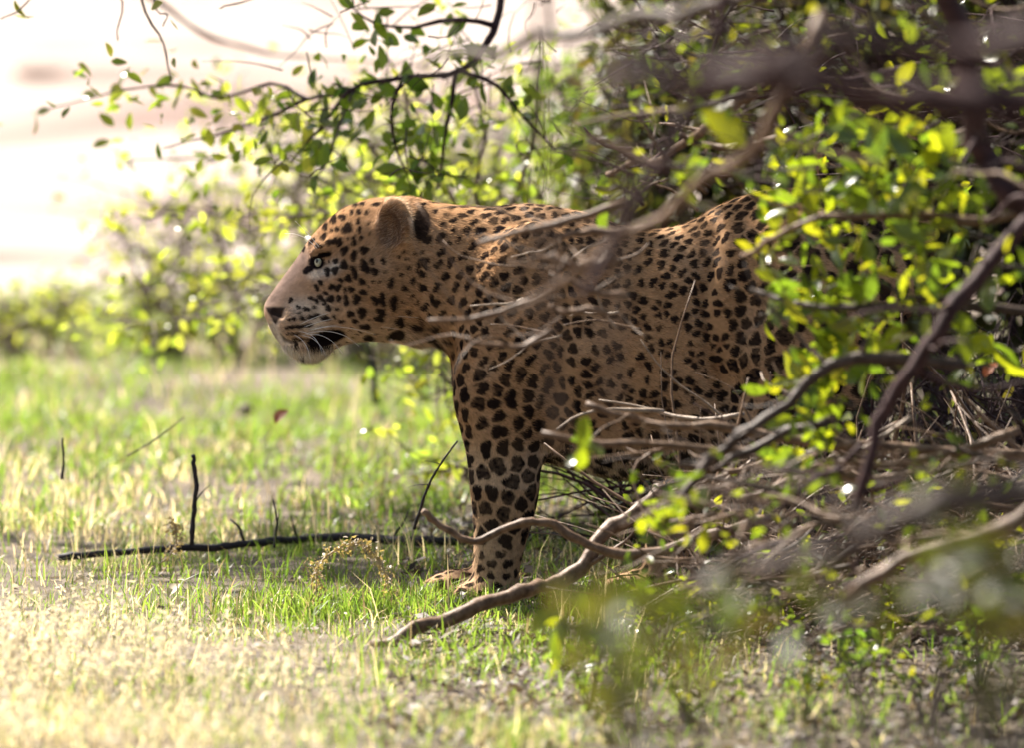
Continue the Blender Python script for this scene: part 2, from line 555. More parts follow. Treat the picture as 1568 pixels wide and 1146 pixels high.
# ------------------------------------------------------------------ leopard
def build_leopard():
    W0 = lambda u, v, Y=0.0: P(u, v, Y)

    def xs_of(us): return np.array([(u - 784) / FPX * CAM_D for u in us])
    def zs_of(vs_, Y=0.0): return np.array([P(784, v, Y)[2] for v in vs_])

    h = 0.0045
    x0, x1 = -0.46, 0.74
    y0, y1 = -0.215, 0.215
    z0, z1 = -0.03, 0.90
    gx = np.arange(x0, x1, h, dtype=np.float32)
    gy = np.arange(y0, y1, h, dtype=np.float32)
    gz = np.arange(z0, z1, h, dtype=np.float32)
    Xg = gx[:, None, None]; Yg = gy[None, :, None]; Zg = gz[None, None, :]
    F = np.full((len(gx), len(gy), len(gz)), 1.0, dtype=np.float32)

    def smin(d, k, sl):
        a = F[sl]
        hh = np.clip(0.5 + 0.5 * (a - d) / k, 0, 1)
        F[sl] = a * hh * 0 + (a * (1 - hh) + d * hh) - k * hh * (1 - hh)

    def box(bx0, bx1, by0, by1, bz0, bz1, pad=0.09):
        i0 = max(0, int((bx0 - pad - x0) / h)); i1 = min(len(gx), int((bx1 + pad - x0) / h) + 2)
        j0 = max(0, int((by0 - pad - y0) / h)); j1 = min(len(gy), int((by1 + pad - y0) / h) + 2)
        k0 = max(0, int((bz0 - pad - z0) / h)); k1 = min(len(gz), int((bz1 + pad - z0) / h) + 2)
        sl = (slice(i0, i1), slice(j0, j1), slice(k0, k1))
        return sl, Xg[i0:i1], Yg[:, j0:j1], Zg[:, :, k0:k1]

    def dense(cols, n=200):
        return catmull(np.array(cols, dtype=float), n)

    def loft_x(kn, k=0.03, ycen=0.0):
        # u, top v, bottom v, half width, top narrowing
        a = dense(kn)
        xs = xs_of(a[:, 0]); top = zs_of(a[:, 1]); bot = zs_of(a[:, 2]); w = np.maximum(a[:, 3], 0.004); eg = a[:, 4]
        sl, X, Y, Z = box(xs.min(), xs.max(), ycen - w.max(), ycen + w.max(), bot.min(), top.max())
        xv = X[:, 0, 0]
        tt = np.interp(xv, xs, top)[:, None, None]; bb = np.interp(xv, xs, bot)[:, None, None]
        ww = np.interp(xv, xs, w)[:, None, None]; ee = np.interp(xv, xs, eg)[:, None, None]
        c = (tt + bb) / 2; hh = np.maximum((tt - bb) / 2, 0.004)
        tz = (Z - c) / hh
        wz = ww * (1 - ee * np.clip(tz, -1, 1))
        rr = np.sqrt(((Y - ycen) / wz) ** 2 + tz ** 2)
        d = (rr - 1) * np.minimum(wz, hh)
        ov = np.maximum(0, np.maximum(xs.min() - X, X - xs.max()))
        d = np.where(ov > 0, np.sqrt(np.maximum(d, 0) ** 2 + ov ** 2), d)
        smin(d.astype(np.float32), k, sl)

    def loft_z(kn, k=0.03, dx=0.0, Yp=-0.085, mir=1.0):
        # v, front u, back u, half thickness, y centre
        a = dense(kn)
        zs = zs_of(a[:, 0], Yp)[::-1]; fr = (xs_of(a[:, 1]) + dx)[::-1]; bk = (xs_of(a[:, 2]) + dx)[::-1]
        th = a[:, 3][::-1]; yc = (a[:, 4] * mir)[::-1]
        sl, X, Y, Z = box(fr.min(), bk.max(), (yc - th).min(), (yc + th).max(), zs.min(), zs.max())
        zv = Z[0, 0, :]
        ff = np.interp(zv, zs, fr)[None, None, :]; kb = np.interp(zv, zs, bk)[None, None, :]
        tt = np.interp(zv, zs, th)[None, None, :]; yy = np.interp(zv, zs, yc)[None, None, :]
        c = (ff + kb) / 2; hw = (kb - ff) / 2
        rr = np.sqrt(((X - c) / hw) ** 2 + ((Y - yy) / tt) ** 2)
        d = (rr - 1) * np.minimum(hw, tt)
        ov = np.maximum(0, np.maximum(zs.min() - Z, Z - zs.max()))
        d = np.where(ov > 0, np.sqrt(np.maximum(d, 0) ** 2 + ov ** 2), d)
        smin(d.astype(np.float32), k, sl)

    def ell(c, r, k=0.025, rot=0.0, sub=False):
        c = np.asarray(c, dtype=float); m = max(r)
        sl, X, Y, Z = box(c[0] - m, c[0] + m, c[1] - m, c[1] + m, c[2] - m, c[2] + m, 0.05)
        dx, dy, dz = X - c[0], Y - c[1], Z - c[2]
        ca, sa = math.cos(rot), math.sin(rot)
        ax = dx * ca + dz * sa; az = -dx * sa + dz * ca
        q = np.sqrt((ax / r[0]) ** 2 + (dy / r[1]) ** 2 + (az / r[2]) ** 2)
        d = ((q - 1) * min(r)).astype(np.float32)
        if sub:
            a = F[sl]
            dd = -d
            hh = np.clip(0.5 - 0.5 * (a - dd) / k, 0, 1)
            F[sl] = a * (1 - hh) + dd * hh + k * hh * (1 - hh)
        else:
            smin(d, k, sl)

    def chain(pts, k=0.02):
        # (x,y,z,r) consecutive round cones
        for (a, b) in zip(pts[:-1], pts[1:]):
            a = np.array(a, float); b = np.array(b, float)
            mr = max(a[3], b[3])
            lo = np.minimum(a[:3], b[:3]) - mr; hi = np.maximum(a[:3], b[:3]) + mr
            sl, X, Y, Z = box(lo[0], hi[0], lo[1], hi[1], lo[2], hi[2], 0.05)
            ab = b[:3] - a[:3]
            t = ((X - a[0]) * ab[0] + (Y - a[1]) * ab[1] + (Z - a[2]) * ab[2]) / np.dot(ab, ab)
            t = np.clip(t, 0, 1)
            d = np.sqrt((X - a[0] - t * ab[0]) ** 2 + (Y - a[1] - t * ab[1]) ** 2 + (Z - a[2] - t * ab[2]) ** 2) - (a[3] + (b[3] - a[3]) * t)
            smin(d.astype(np.float32), k, sl)

    def W(u, v, y, r): p = P(u, v, y); return (p[0], y, p[2], r)

    # torso
    loft_x([(692, 480, 585, .03, 0), (708, 410, 640, .07, 0), (740, 352, 690, .10, 0), (790, 325, 704, .125, .1), (850, 318, 714, .135, .12),
            (900, 325, 727, .138, .12), (950, 344, 735, .138, .1), (1000, 351, 731, .14, .1), (1050, 342, 720, .14, .08), (1100, 315, 702, .132, .05),
            (1150, 296, 684, .128, .05), (1200, 287, 664, .13, .05), (1250, 287, 640, .13, .05), (1300, 298, 600, .122, .05), (1350, 325, 545, .10, 0),
            (1390, 368, 485, .06, 0), (1408, 415, 450, .02, 0)], 0.01)
    # neck
    loft_x([(585, 330, 505, .06, 0), (620, 308, 520, .08, .05), (660, 308, 530, .092, .08), (700, 314, 548, .10, .08), (750, 319, 580, .108, .08),
            (800, 322, 610, .10, .05), (840, 335, 600, .08, 0)], 0.03)
    # head
    loft_x([(404, 466, 482, .011, 0), (409, 456, 495, .022, .12), (419, 442, 514, .033, .25), (435, 420, 535, .042, .28), (452, 397, 548, .047, .28),
            (470, 370, 553, .052, .22), (490, 347, 548, .060, .12), (510, 329, 536, .070, .06), (530, 317, 527, .079, .03), (560, 306, 523, .086, .05),
            (590, 302, 523, .086, .08), (620, 305, 524, .078, .08), (650, 318, 520, .06, 0)], 0.02)
    # cheek, muzzle pad, brow, chin
    for s in (-1, 1):
        ell((*W(572, 455, s * .062, 0)[:3],), (.058, .036, .055), 0.03)
        ell((*W(452, 496, s * .030, 0)[:3],), (.034, .022, .024), 0.012)
        ell((*W(492, 382, s * .050, 0)[:3],), (.024, .014, .012), 0.015, 0.5)
        # eye socket
        ell((*W(484, 402, s * .067, 0)[:3],), (.019, .013, .013), 0.012, 0.5, sub=True)
        # the ear: an upright cup, hollowed on the outer front side
        ell((*W(604, 342, s * .072, 0)[:3],), (.029, .022, .046), 0.014, 0.10)
        ell((*W(592, 352, s * .100, 0)[:3],), (.024, .034, .040), 0.006, 0.16, sub=True)
    # shoulder and near/far front legs
    leg = [(430, 735, 872, .045, -.082), (520, 706, 872, .056, -.088), (600, 700, 852, .058, -.088), (660, 708, 838, .055, -.086), (700, 715, 830, .051, -.085),
           (760, 720, 825, .046, -.085), (800, 723, 816, .041, -.085), (840, 725, 803, .036, -.085), (870, 725, 796, .034, -.085), (895, 723, 793, .036, -.085),
           (915, 722, 795, .037, -.085)]
    loft_z(leg, 0.03)
    far_leg = [(430, 745, 872, .045, .082), (520, 722, 872, .056, .088), (600, 716, 850, .056, .088), (700, 727, 822, .050, .085), (760, 730, 815, .045, .085),
               (800, 730, 808, .040, .085), (840, 728, 798, .036, .085), (870, 722, 780, .034, .085), (895, 708, 770, .036, .085), (908, 700, 765, .037, .085)]
    loft_z(far_leg, 0.03, Yp=0.085)
    for s in (-1, 1):
        ell((*W(800, 455, s * .105, 0)[:3],), (.075, .046, .135), 0.03, -0.22)
        ell((*W(835, 655, s * .090, 0)[:3],), (.03, .03, .045), 0.025, 0.1)
        ell((*W(770, 600, s * .095, 0)[:3],), (.062, .050, .10), 0.04, 0.05)
    # front paws
    for (s, du) in ((-1, 0), (1, -44)):
        yb = s * .085
        g = 928 if s < 0 else 914
        ell((*W(745 + du, g - 18, yb, 0)[:3],), (.052, .042, .026), 0.015)
        for j, dy in enumerate((-.030, -.010, .011, .031)):
            ex = (6, 0, 0, 7)[j]
            ell((*W(706 + du + ex, g - 13, yb + dy, 0)[:3],), (.023, .0125, .017), 0.006)
    # hind legs
    ell((*W(1235, 500, -.085, 0)[:3],), (.115, .070, .17), 0.05, 0.25)
    ell((*W(1215, 500, .085, 0)[:3],), (.115, .070, .17), 0.05, 0.35)
    chain([W(1240, 480, -.09, .10), W(1165, 660, -.10, .068), W(1225, 800, -.10, .036), W(1218, 830, -.10, .034), W(1188, 915, -.10, .032)], 0.03)
    chain([W(1215, 480, .09, .10), W(1095, 655, .10, .062), W(1042, 780, .10, .037), W(1025, 830, .10, .033), W(1000, 900, .10, .031)], 0.03)
    for (cu, yb, g) in ((1170, -.10, 929), (982, .10, 912)):
        ell((*W(cu, g - 17, yb, 0)[:3],), (.055, .042, .025), 0.015)
        for j, dy in enumerate((-.030, -.010, .011, .031)):
            ell((*W(cu - 40 + (6, 0, 0, 7)[j], g - 13, yb + dy, 0)[:3],), (.022, .0125, .016), 0.006)
    # belly skin fold and flank
    ell((*W(1085, 640, -.05, 0)[:3],), (.07, .075, .07), 0.05)
    # tail raised and curling over
    tl = [(1385, 395, .0, .036), (1425, 345, .01, .031), (1428, 280, .02, .028), (1385, 215, .02, .026), (1325, 182, .01, .025), (1280, 195, -.01, .024), (1264, 240, -.03, .023), (1268, 290, -.045, .021)]
    chain([W(*t) for t in tl], 0.015)

    # ---- surface nets
    s = F < 0
    nx, ny, nz = F.shape
    corn = [(a, b, c) for a in (0, 1) for b in (0, 1) for c in (0, 1)]
    cnt = sum(s[a:nx - 1 + a, b:ny - 1 + b, c:nz - 1 + c].astype(np.int8) for a, b, c in corn)
    mask = (cnt > 0) & (cnt < 8)
    I, J, K = np.nonzero(mask)
    idx = np.full(mask.shape, -1, dtype=np.int32)
    idx[mask] = np.arange(len(I))
    vals = np.stack([F[I + a, J + b, K + c] for a, b, c in corn], 1)
    acc = np.zeros((len(I), 3)); num = np.zeros(len(I))
    ca = np.array(corn, float)
    for p in range(8):
        for q in range(p + 1, 8):
            if abs(ca[p] - ca[q]).sum() != 1:
                continue
            va, vb = vals[:, p], vals[:, q]
            m = (va < 0) != (vb < 0)
            t = np.where(m, va / np.where(m, va - vb, 1), 0)
            acc += np.where(m[:, None], ca[p] + t[:, None] * (ca[q] - ca[p]), 0)
            num += m
    V = acc / num[:, None] + np.stack([I, J, K], 1)
    V = V * h + np.array([x0, y0, z0])
    quads = []

    def emit(e, cells):
        pos = np.nonzero(e)
        a = s[pos]
        q = np.stack([idx[tuple(np.array(pos) + np.array(o)[:, None])] for o in cells], 1)
        q[~a] = q[~a][:, ::-1]
        quads.append(q[(q >= 0).all(1)])
    inner = np.zeros((nx, ny, nz), bool); inner[1:-1, 1:-1, 1:-1] = True
    e = np.zeros((nx, ny, nz), bool); e[:-1] = s[:-1] != s[1:]
    emit(e & inner, [(0, -1, -1), (0, 0, -1), (0, 0, 0), (0, -1, 0)])
    e = np.zeros((nx, ny, nz), bool); e[:, :-1] = s[:, :-1] != s[:, 1:]
    emit(e & inner, [(-1, 0, -1), (-1, 0, 0), (0, 0, 0), (0, 0, -1)])
    e = np.zeros((nx, ny, nz), bool); e[:, :, :-1] = s[:, :, :-1] != s[:, :, 1:]
    emit(e & inner, [(-1, -1, 0), (0, -1, 0), (0, 0, 0), (-1, 0, 0)])
    Q = np.vstack(quads)
    # light smoothing away from the toes
    for _ in range(2):
        sm = np.zeros_like(V); c = np.zeros(len(V))
        for a in range(4):
            b = (a + 1) % 4
            np.add.at(sm, Q[:, a], V[Q[:, b]]); np.add.at(c, Q[:, a], 1)
            np.add.at(sm, Q[:, b], V[Q[:, a]]); np.add.at(c, Q[:, b], 1)
        V = V * 0.5 + 0.5 * sm / c[:, None]
    coarse = new_mesh("leopard_coarse", V, Q)
    tmp = bpy.data.objects.new("tmp", coarse)
    COL.objects.link(tmp)
    md = tmp.modifiers.new("s", 'SUBSURF'); md.levels = 1; md.render_levels = 1
    dg = bpy.context.evaluated_depsgraph_get()
    body = bpy.data.meshes.new_from_object(tmp.evaluated_get(dg))
    bpy.data.objects.remove(tmp)
    bpy.data.meshes.remove(coarse)
    body.name = "leopard_body"
    n = len(body.vertices)
    co = np.empty(n * 3, np.float32); body.vertices.foreach_get("co", co); co = co.reshape(-1, 3).astype(float)
    no = np.empty(n * 3, np.float32); body.vertices.foreach_get("normal", no); no = no.reshape(-1, 3).astype(float)

    def to_px(p):
        d = p - _c
        f = d @ _f
        return 784 + FPX * (d @ _r) / f, 573 - FPX * (d @ _u) / f
    mid = co.copy(); mid[:, 1] = np.where(mid[:, 0] < -0.17, 0, mid[:, 1])
    # pixel coordinates with the mirror side folded onto the near one
    near = co.copy(); near[:, 1] = -np.abs(near[:, 1])
    U, Vv = to_px(near)

    def seg_dist(pts):
        dmin = np.full(n, 1e9)
        for (a, b) in zip(pts[:-1], pts[1:]):
            a = np.array(a, float); b = np.array(b, float); ab = b - a
            t = np.clip(((U - a[0]) * ab[0] + (Vv - a[1]) * ab[1]) / (ab @ ab), 0, 1)
            dmin = np.minimum(dmin, np.hypot(U - a[0] - t * ab[0], Vv - a[1] - t * ab[1]))
        return dmin
    mouth = seg_dist([(414, 497), (424, 513), (438, 522), (462, 521), (492, 524), (528, 522)])
    groove = np.exp(-(mouth / 4.0) ** 2) * 0.004 * (np.abs(no[:, 1]) > 0.2) * (U < 545)
    nostril = np.exp(-(seg_dist([(421, 479), (430, 484)]) / 4.5) ** 2) * 0.003
    muscle = 0.004 * (smooth_noise2(co[:, 0], co[:, 2], 14, 51) - 0.5) * (U > 600)
    fold = -0.010 * np.exp(-(seg_dist([(1090, 360), (1075, 460), (1095, 560), (1125, 660)]) / 14) ** 2)
    fold += 0.004 * np.exp(-(seg_dist([(1118, 370), (1105, 460), (1128, 560)]) / 16) ** 2)
    fold += -0.011 * np.exp(-(seg_dist([(858, 420), (862, 520), (845, 620), (834, 690)]) / 16) ** 2)
    fold += 0.004 * np.exp(-(seg_dist([(640, 380), (655, 450), (640, 515)]) / 16) ** 2) - 0.003 * np.exp(-(seg_dist([(676, 380), (690, 460), (688, 540)]) / 14) ** 2)
    co = co + no * (muscle + fold - groove - nostril)[:, None]
    body.vertices.foreach_set("co", co.astype(np.float32).ravel())
    body.update()

    # ---- coat colours
    tawny = np.array([0.415, 0.240, 0.125]); pale = np.array([0.52, 0.38, 0.27]); grey = np.array([0.185, 0.138, 0.125]); white = np.array([0.74, 0.66, 0.58])
    black = np.array([0.009, 0.006, 0.007])
    col = np.tile(tawny, (n, 1))

    def blend(w, c):
        nonlocal col
        w = np.clip(w, 0, 1)[:, None]
        col = col * (1 - w) + np.asarray(c) * w

    def ss(a, b, x):
        t = np.clip((x - a) / (b - a), 0, 1)
        return t * t * (3 - 2 * t)
    mott = smooth_noise2(co[:, 0], co[:, 2], 22, 61)
    blend((mott - 0.35) * 0.5, pale)
    blend(ss(0, 90, Vv - np.interp(U, [700, 880, 1000, 1150, 1300], [640, 650, 630, 600, 560])) * (co[:, 2] > 0.2) * 0.75, pale)
    blend(ss(0.5, 0.95, -no[:, 2]) * 0.6, white)
    blend(ss(.40, .05, co[:, 2]) * 0.35, pale)
    # muzzle bridge, chin, lips
    blend(np.exp(-(seg_dist([(412, 462), (440, 425), (462, 395)]) / 22) ** 2) * 0.85, grey)
    blend(np.exp(-(seg_dist([(430, 505), (470, 500), (500, 495)]) / 26) ** 2) * 0.55, pale)
    blend(np.exp(-(seg_dist([(430, 540), (455, 549), (485, 549), (502, 545)]) / 17) ** 2) * 1.5, white)
    blend(np.exp(-(seg_dist([(416, 500), (426, 522), (438, 540)]) / 9) ** 2), white)
    blend(np.exp(-(seg_dist([(480, 420), (500, 416), (512, 408)]) / 9) ** 2) * 0.9, white)
    blend(np.exp(-(seg_dist([(520, 470), (545, 500), (600, 500)]) / 22) ** 2) * 0.5, pale)
    blend(np.exp(-(seg_dist([(455, 470), (490, 470), (480, 500)]) / 16) ** 2) * 0.6, white)
    blend(np.exp(-(np.hypot((U - 470) / 30, (Vv - 420) / 20)) ** 2) * 0.25, grey)

    dark = np.zeros(n)

    def stamp(mask_):
        nonlocal dark
        dark = np.maximum(dark, mask_)
    # black lip corner, nose, eye rims, behind the ear
    mx = (U - 498) * 0.97 + (Vv - 518) * -0.24; my = (U - 498) * 0.24 + (Vv - 518) * 0.97
    stamp(ss(1.12, 0.88, np.hypot(mx / 31, my / 12.5)) * (np.abs(no[:, 1]) > 0.15))
    stamp(ss(3.0, 1.2, seg_dist([(428, 512), (434, 521), (446, 525), (470, 519)])) * 0.6 * (np.abs(no[:, 1]) > 0.1))
    stamp(ss(1.15, 0.85, np.hypot((U - 484) / 13, (Vv - 402) / 10.5)))
    stamp(ss(5.2, 3.2, seg_dist([(470, 414), (480, 407), (490, 391), (503, 389)])))
    stamp(ss(6.5, 4.0, seg_dist([(468, 415), (476, 408)])))
    stamp(ss(1.12, 0.85, np.hypot((U - 644) / 15, (Vv - 342) / 28)) * 0.95)
    tp_ = np.minimum(np.minimum(Vv - 470, (U - 406) * .88 - (Vv - 470) * .47), (438 - U) * .87 - (Vv - 470) * .50)
    stamp(ss(-2.5, 3.0, tp_ - .03 * np.hypot(U - 421, Vv - 478) ** 1.35 + 1.2) * 0.95)

    # traced face spots: X, Y, rx, ry, angle in the enlarged view (3.697x, origin 380,270)
    fs = [(556, 298, 24, 30, 20), (530, 235, 18, 16, 0), (480, 248, 16, 22, 30), (432, 290, 11, 22, 25), (422, 346, 12, 20, 25), (455, 377, 22, 14, 0),
          (488, 365, 10, 22, 0), (515, 378, 12, 22, 10), (540, 422, 17, 26, 15), (592, 452, 15, 28, 0), (540, 502, 18, 26, 0), (490, 532, 16, 22, 0),
          (446, 537, 15, 22, -15), (598, 545, 14, 34, -20), (655, 512, 20, 42, -20), (652, 420, 20, 22, 0), (595, 372, 12, 24, 0), (713, 538, 16, 22, 0),
          (697, 480, 10, 18, -10), (562, 577, 16, 22, 0), (520, 587, 12, 10, 20), (470, 625, 16, 16, 30), (505, 630, 15, 20, 35), (580, 640, 15, 14, 0),
          (640, 596, 18, 16, 0), (545, 642, 7, 12, 0), (434, 659, 14, 8, 10), (463, 692, 21, 17, 0), (511, 690, 11, 18, 0), (406, 685, 16, 11, 35),
          (386, 632, 9, 18, -20), (408, 600, 10, 16, -20), (450, 745, 12, 18, -20), (430, 715, 8, 12, 0), (383, 704, 14, 8, 35), (352, 688, 9, 9, 0),
          (552, 705, 12, 30, 0), (610, 695, 22, 24, 0), (640, 770, 25, 26, 0), (575, 778, 17, 17, 0), (600, 818, 15, 11, 0), (660, 850, 26, 14, 10),
          (523, 820, 14, 8, 0), (484, 793, 9, 10, 0), (500, 750, 10, 7, 0), (715, 702, 17, 24, -30), (753, 697, 16, 36, -12), (818, 717, 20, 38, 0),
          (748, 772, 28, 18, 25), (735, 805, 26, 14, 25), (645, 655, 20, 13, 15), (855, 830, 24, 24, 0), (838, 903, 46, 24, -15), (935, 849, 32, 16, -8),
          (677, 915, 24, 16, 0), (880, 634, 12, 16, 0), (800, 607, 14, 24, 15), (905, 770, 10, 16, 15), (1022, 918, 32, 18, 30), (1050, 862, 26, 20, 10),
          (1120, 940, 24, 13, 15), (1070, 965, 26, 12, 25), (240, 700, 8, 12, 20), (282, 740, 8, 8, 0), (325, 752, 15, 9, 15), (370, 740, 7, 6, 0), (284, 771, 7, 5, 0),
          (300, 802, 13, 9, 0), (255, 806, 9, 8, 0), (343, 797, 12, 8, -10), (378, 789, 18, 9, -15), (430, 800, 22, 10, 0), (228, 812, 7, 6, 0),
          (243, 853, 12, 8, 0), (276, 851, 11, 8, 0), (306, 848, 11, 7, 0), (340, 842, 16, 7, -8), (216, 857, 7, 6, 0), (222, 889, 6, 5, 0), (248, 890, 7, 5, 0), (275, 890, 8, 6, 0),
          (256, 924, 10, 9, 0), (290, 925, 8, 8, 0), (270, 950, 9, 8, 0), (620, 205, 12, 18, 0), (582, 205, 9, 14, 15), (618, 260, 10, 14, 0), (625, 305, 11, 18, 0),
          (665, 207, 10, 12, 0), (635, 350, 9, 12, 0), (470, 308, 8, 8, 0), (500, 303, 10, 12, 0), (355, 372, 9, 20, 40), (312, 412, 7, 14, 10), (292, 420, 7, 16, 20),
          (676, 110, 16, 12, 0), (640, 160, 16, 10, -20), (720, 160, 24, 8, -8), (600, 165, 14, 10, -30), (395, 395, 20, 10, 0), (560, 355, 6, 8, 0), (493, 480, 12, 12, 0),
          (760, 480, 10, 14, -20), (925, 588, 12, 22, 10), (960, 508, 9, 34, 10), (1000, 505, 10, 26, -30), (1040, 690, 10, 26, -5), (975, 625, 16, 18, 0),
          (320, 360, 8, 12, 40), (340, 330, 6, 14, 40), (405, 265, 8, 16, 40), (450, 225, 8, 16, 40), (500, 190, 12, 10, -30), (545, 165, 14, 8, -20)]
    K = 3.697
    for (X_, Y_, rx, ry, an) in fs:
        cu, cv = 380 + X_ / K, 270 + Y_ / K
        m = np.nonzero((np.abs(U - cu) < 22) & (np.abs(Vv - cv) < 22) & (U < 720))[0]
        a = math.radians(an)
        du, dv = U[m] - cu, Vv[m] - cv
        ax = du * math.cos(a) + dv * math.sin(a); ay = -du * math.sin(a) + dv * math.cos(a)
        th = np.arctan2(ay, ax)
        wv = 1 + 0.13 * np.sin(3 * th + rng.random() * 6) + 0.1 * np.sin(2 * th + rng.random() * 6)
        gr = 1.25 if cu < 500 and cv > 450 else 1.1
        q = np.hypot(ax / (rx / K * gr + 0.8), ay / (ry / K * gr + 0.8)) / wv
        dark[m] = np.maximum(dark[m], ss(1.2, 0.82, q) * 0.96)

    # scattered spots and rosettes on the rest of the coat
    kd = kdtree.KDTree(n)
    for i in range(n):
        kd.insert(co[i], i)
    kd.balance()

    def region(u, v, z):
        # spacing, radius, elongation, spot axis (dx,dz), rosette
        if v > 850 and z < 0.12: return .024, .0060, 1.1, (1, 0), 0
        if u < 705 and v < 560: return .027, .0058, 1.55, (.45, .9), 0
        if u > 1225 and v < 310 and z > .66: return .036, .014, 1.2, (1, 0), 0
        if v > 690 and u < 860: return .0325, .0116, 1.15, (.2, 1), 0
        if u < 860 and v > 570: return .0285, .0099, 1.3, (.2, 1), 0
        if u < 840: return .0225, .0073, 1.55, (.62, .78), 0
        if u < 1120 and v < 420: return .021, .0065, 1.6, (.35, .93), 0
        if u < 890: return .021, .0070, 1.7, (-.25, .97), 0
        if u < 1115 and v < 665: return .046, .0066, 1.2, (.1, 1), 1
        if u < 1115: return .040, .013, 1.3, (-.5, .85), 0
        if u < 1180 and v < 560: return .026, .0095, 1.5, (.1, 1), 0
        if v > 760: return .038, .014, 1.2, (0, 1), 0
        return .044, .0158, 1.35, (.05, 1), 0
    perm = rng.permutation(n)[:60000]
    acc_p = np.zeros((6000, 3)); acc_r = np.zeros(6000); na = 0
    spots = []
    for i in perm:
        u, v = U[i], Vv[i]
        if u < 640 and v < 545: continue
        if u < 692 and v < 545 and v > 490: continue
        sp, r, el, ax, ro = region(u, v, co[i, 2])
        sp *= 0.82
        if na:
            d2 = ((acc_p[:na] - co[i]) ** 2).sum(1)
            if (d2 < ((acc_r[:na] + sp) * 0.5) ** 2).any(): continue
        acc_p[na] = co[i]; acc_r[na] = sp; na += 1
        if na >= 5990: break
        spots.append((i, r * random.uniform(1.15, 1.55), el, ax, ro))

    centres = []

    def dab(center, nrm, r, el, ax, strength, tint=None):
        if tint is None:
            centres.append(tuple(center))
        t1 = np.array([ax[0], 0, ax[1]], float)
        t1 -= nrm * (t1 @ nrm)
        if np.linalg.norm(t1) < 1e-3: t1 = np.cross(nrm, [0, 1, 0])
        t1 /= np.linalg.norm(t1) + 1e-9
        t2 = np.cross(nrm, t1)
        R = r * el * 1.5
        ids = np.array([x[1] for x in kd.find_range(center, R)], dtype=int)
        if not len(ids): return
        d = co[ids] - center
        a = d @ t1; b = d @ t2
        th = np.arctan2(b, a)
        wv = 1 + 0.18 * np.sin(2 * th + random.random() * 6) + 0.16 * np.sin(3 * th + random.random() * 6) + 0.07 * np.sin(5 * th + random.random() * 6)
        q = np.hypot(a / (r * math.sqrt(el)), b / (r / math.sqrt(el))) / wv
        k = ss(1.14, 0.84, q)
        if tint is None:
            dark[ids] = np.maximum(dark[ids], k * strength)
        else:
            w = (k * strength)[:, None]
            col[ids] = col[ids] * (1 - w) + tint * w
    for (i, r, el, ax, ro) in spots:
        c, nn = co[i], no[i]
        if not ro:
            dab(c, nn, r, el, ax, random.uniform(.88, .99))
        else:
            t1 = np.cross(nn, [0, 0, 1.0]); t1 /= np.linalg.norm(t1) + 1e-9
            t2 = np.cross(nn, t1)
            R = .0118 * random.uniform(.85, 1.15)
            dab(c, nn, R * .8, 1.0, (1, 0), .5, np.array([.20, .10, .05]))
            k = random.choice((3, 4, 4, 5)); a0 = random.random() * 6.28
            for j in range(k):
                if random.random() < .08: continue
                a = a0 + j * 6.283 / k + random.uniform(-.2, .2)
                cc = c + (t1 * math.cos(a) + t2 * math.sin(a)) * R
                dab(cc, nn, r * random.uniform(.8, 1.2), random.uniform(1.1, 1.7), (math.sin(a), math.cos(a)), .96)
    # small filler spots where wide tan gaps remain
    for i in rng.permutation(n)[:26000]:
        u, v_ = U[i], Vv[i]
        if u < 500 or (u < 650 and v_ < 385 and u > 565): continue
        if dark[i] > .05: continue
        hd = u < 640 and v_ < 530
        rr_ = (.0034 if hd else .0052 if u < 720 and v_ < 560 else .0072) * random.uniform(.75, 1.25)
        gap = rr_ + (.0050 if hd else .0052)
        ids = [x[1] for x in kd.find_range(co[i], gap)]
        if dark[ids].max() > .3: continue
        ax_ = region(u, v_, co[i, 2])[3]
        dab(co[i], no[i], rr_, random.uniform(1.1, 1.7), ax_, random.uniform(.8, .97))
    kc = kdtree.KDTree(len(centres))
    for i_, c_ in enumerate(centres):
        kc.insert(c_, i_)
    kc.balance()
    net = np.ones(n)
    for i_ in np.nonzero((dark > .05) & ((U > 690) | (Vv > 550)))[0]:
        h2 = kc.find_n(co[i_], 2)
        net[i_] = (h2[1][2] - h2[0][2]) * .5
    dark = np.where(net < 1, dark * ss(.0005, .0030, net), dark)
    st1 = smooth_noise2(co[:, 0] * .55 + co[:, 2] * .25, co[:, 2] - .35 * co[:, 0], 260, 63)
    st2 = smooth_noise2(co[:, 0], co[:, 2] + co[:, 1], 120, 64)
    dark = np.clip(dark + (st1 - .5) * .35 * (dark > .08) * (dark < .92), 0, 1)
    col = col * (0.78 + .3 * st1 + .16 * st2)[:, None]
    col = col * (1 - dark[:, None]) + black * dark[:, None]
    # ear: brown hair inside, pale rim
    earin = np.hypot((U - 597) / 24, (Vv - 348) / 36)
    e_ = ss(1.1, .8, earin) * (Vv < 378)
    col = col * (1 - 0.8 * e_[:, None]) + np.array([.19, .105, .07]) * 0.8 * e_[:, None]
    rim = np.exp(-((np.hypot((U - 601) / 27, (Vv - 342) / 41) - 1.0) / .10) ** 2) * (Vv < 372) * (U > 588)
    col = col * (1 - 0.75 * rim[:, None]) + np.array([.62, .47, .33]) * 0.75 * rim[:, None]
    set_color(body, "coat", col)
    body.materials.clear()

    root = thing("leopard", "spotted leopard standing in profile half hidden behind the leafy thorn bush", "leopard", (0.0, 0, 0))
    m, nt, b = mat_new("coat")
    a = nt.nodes.new("ShaderNodeAttribute"); a.attribute_name = "coat"
    nt.links.new(a.outputs["Color"], b.inputs["Base Color"])
    b.inputs["Roughness"].default_value = 0.95
    b.inputs["Specular IOR Level"].default_value = 0.02
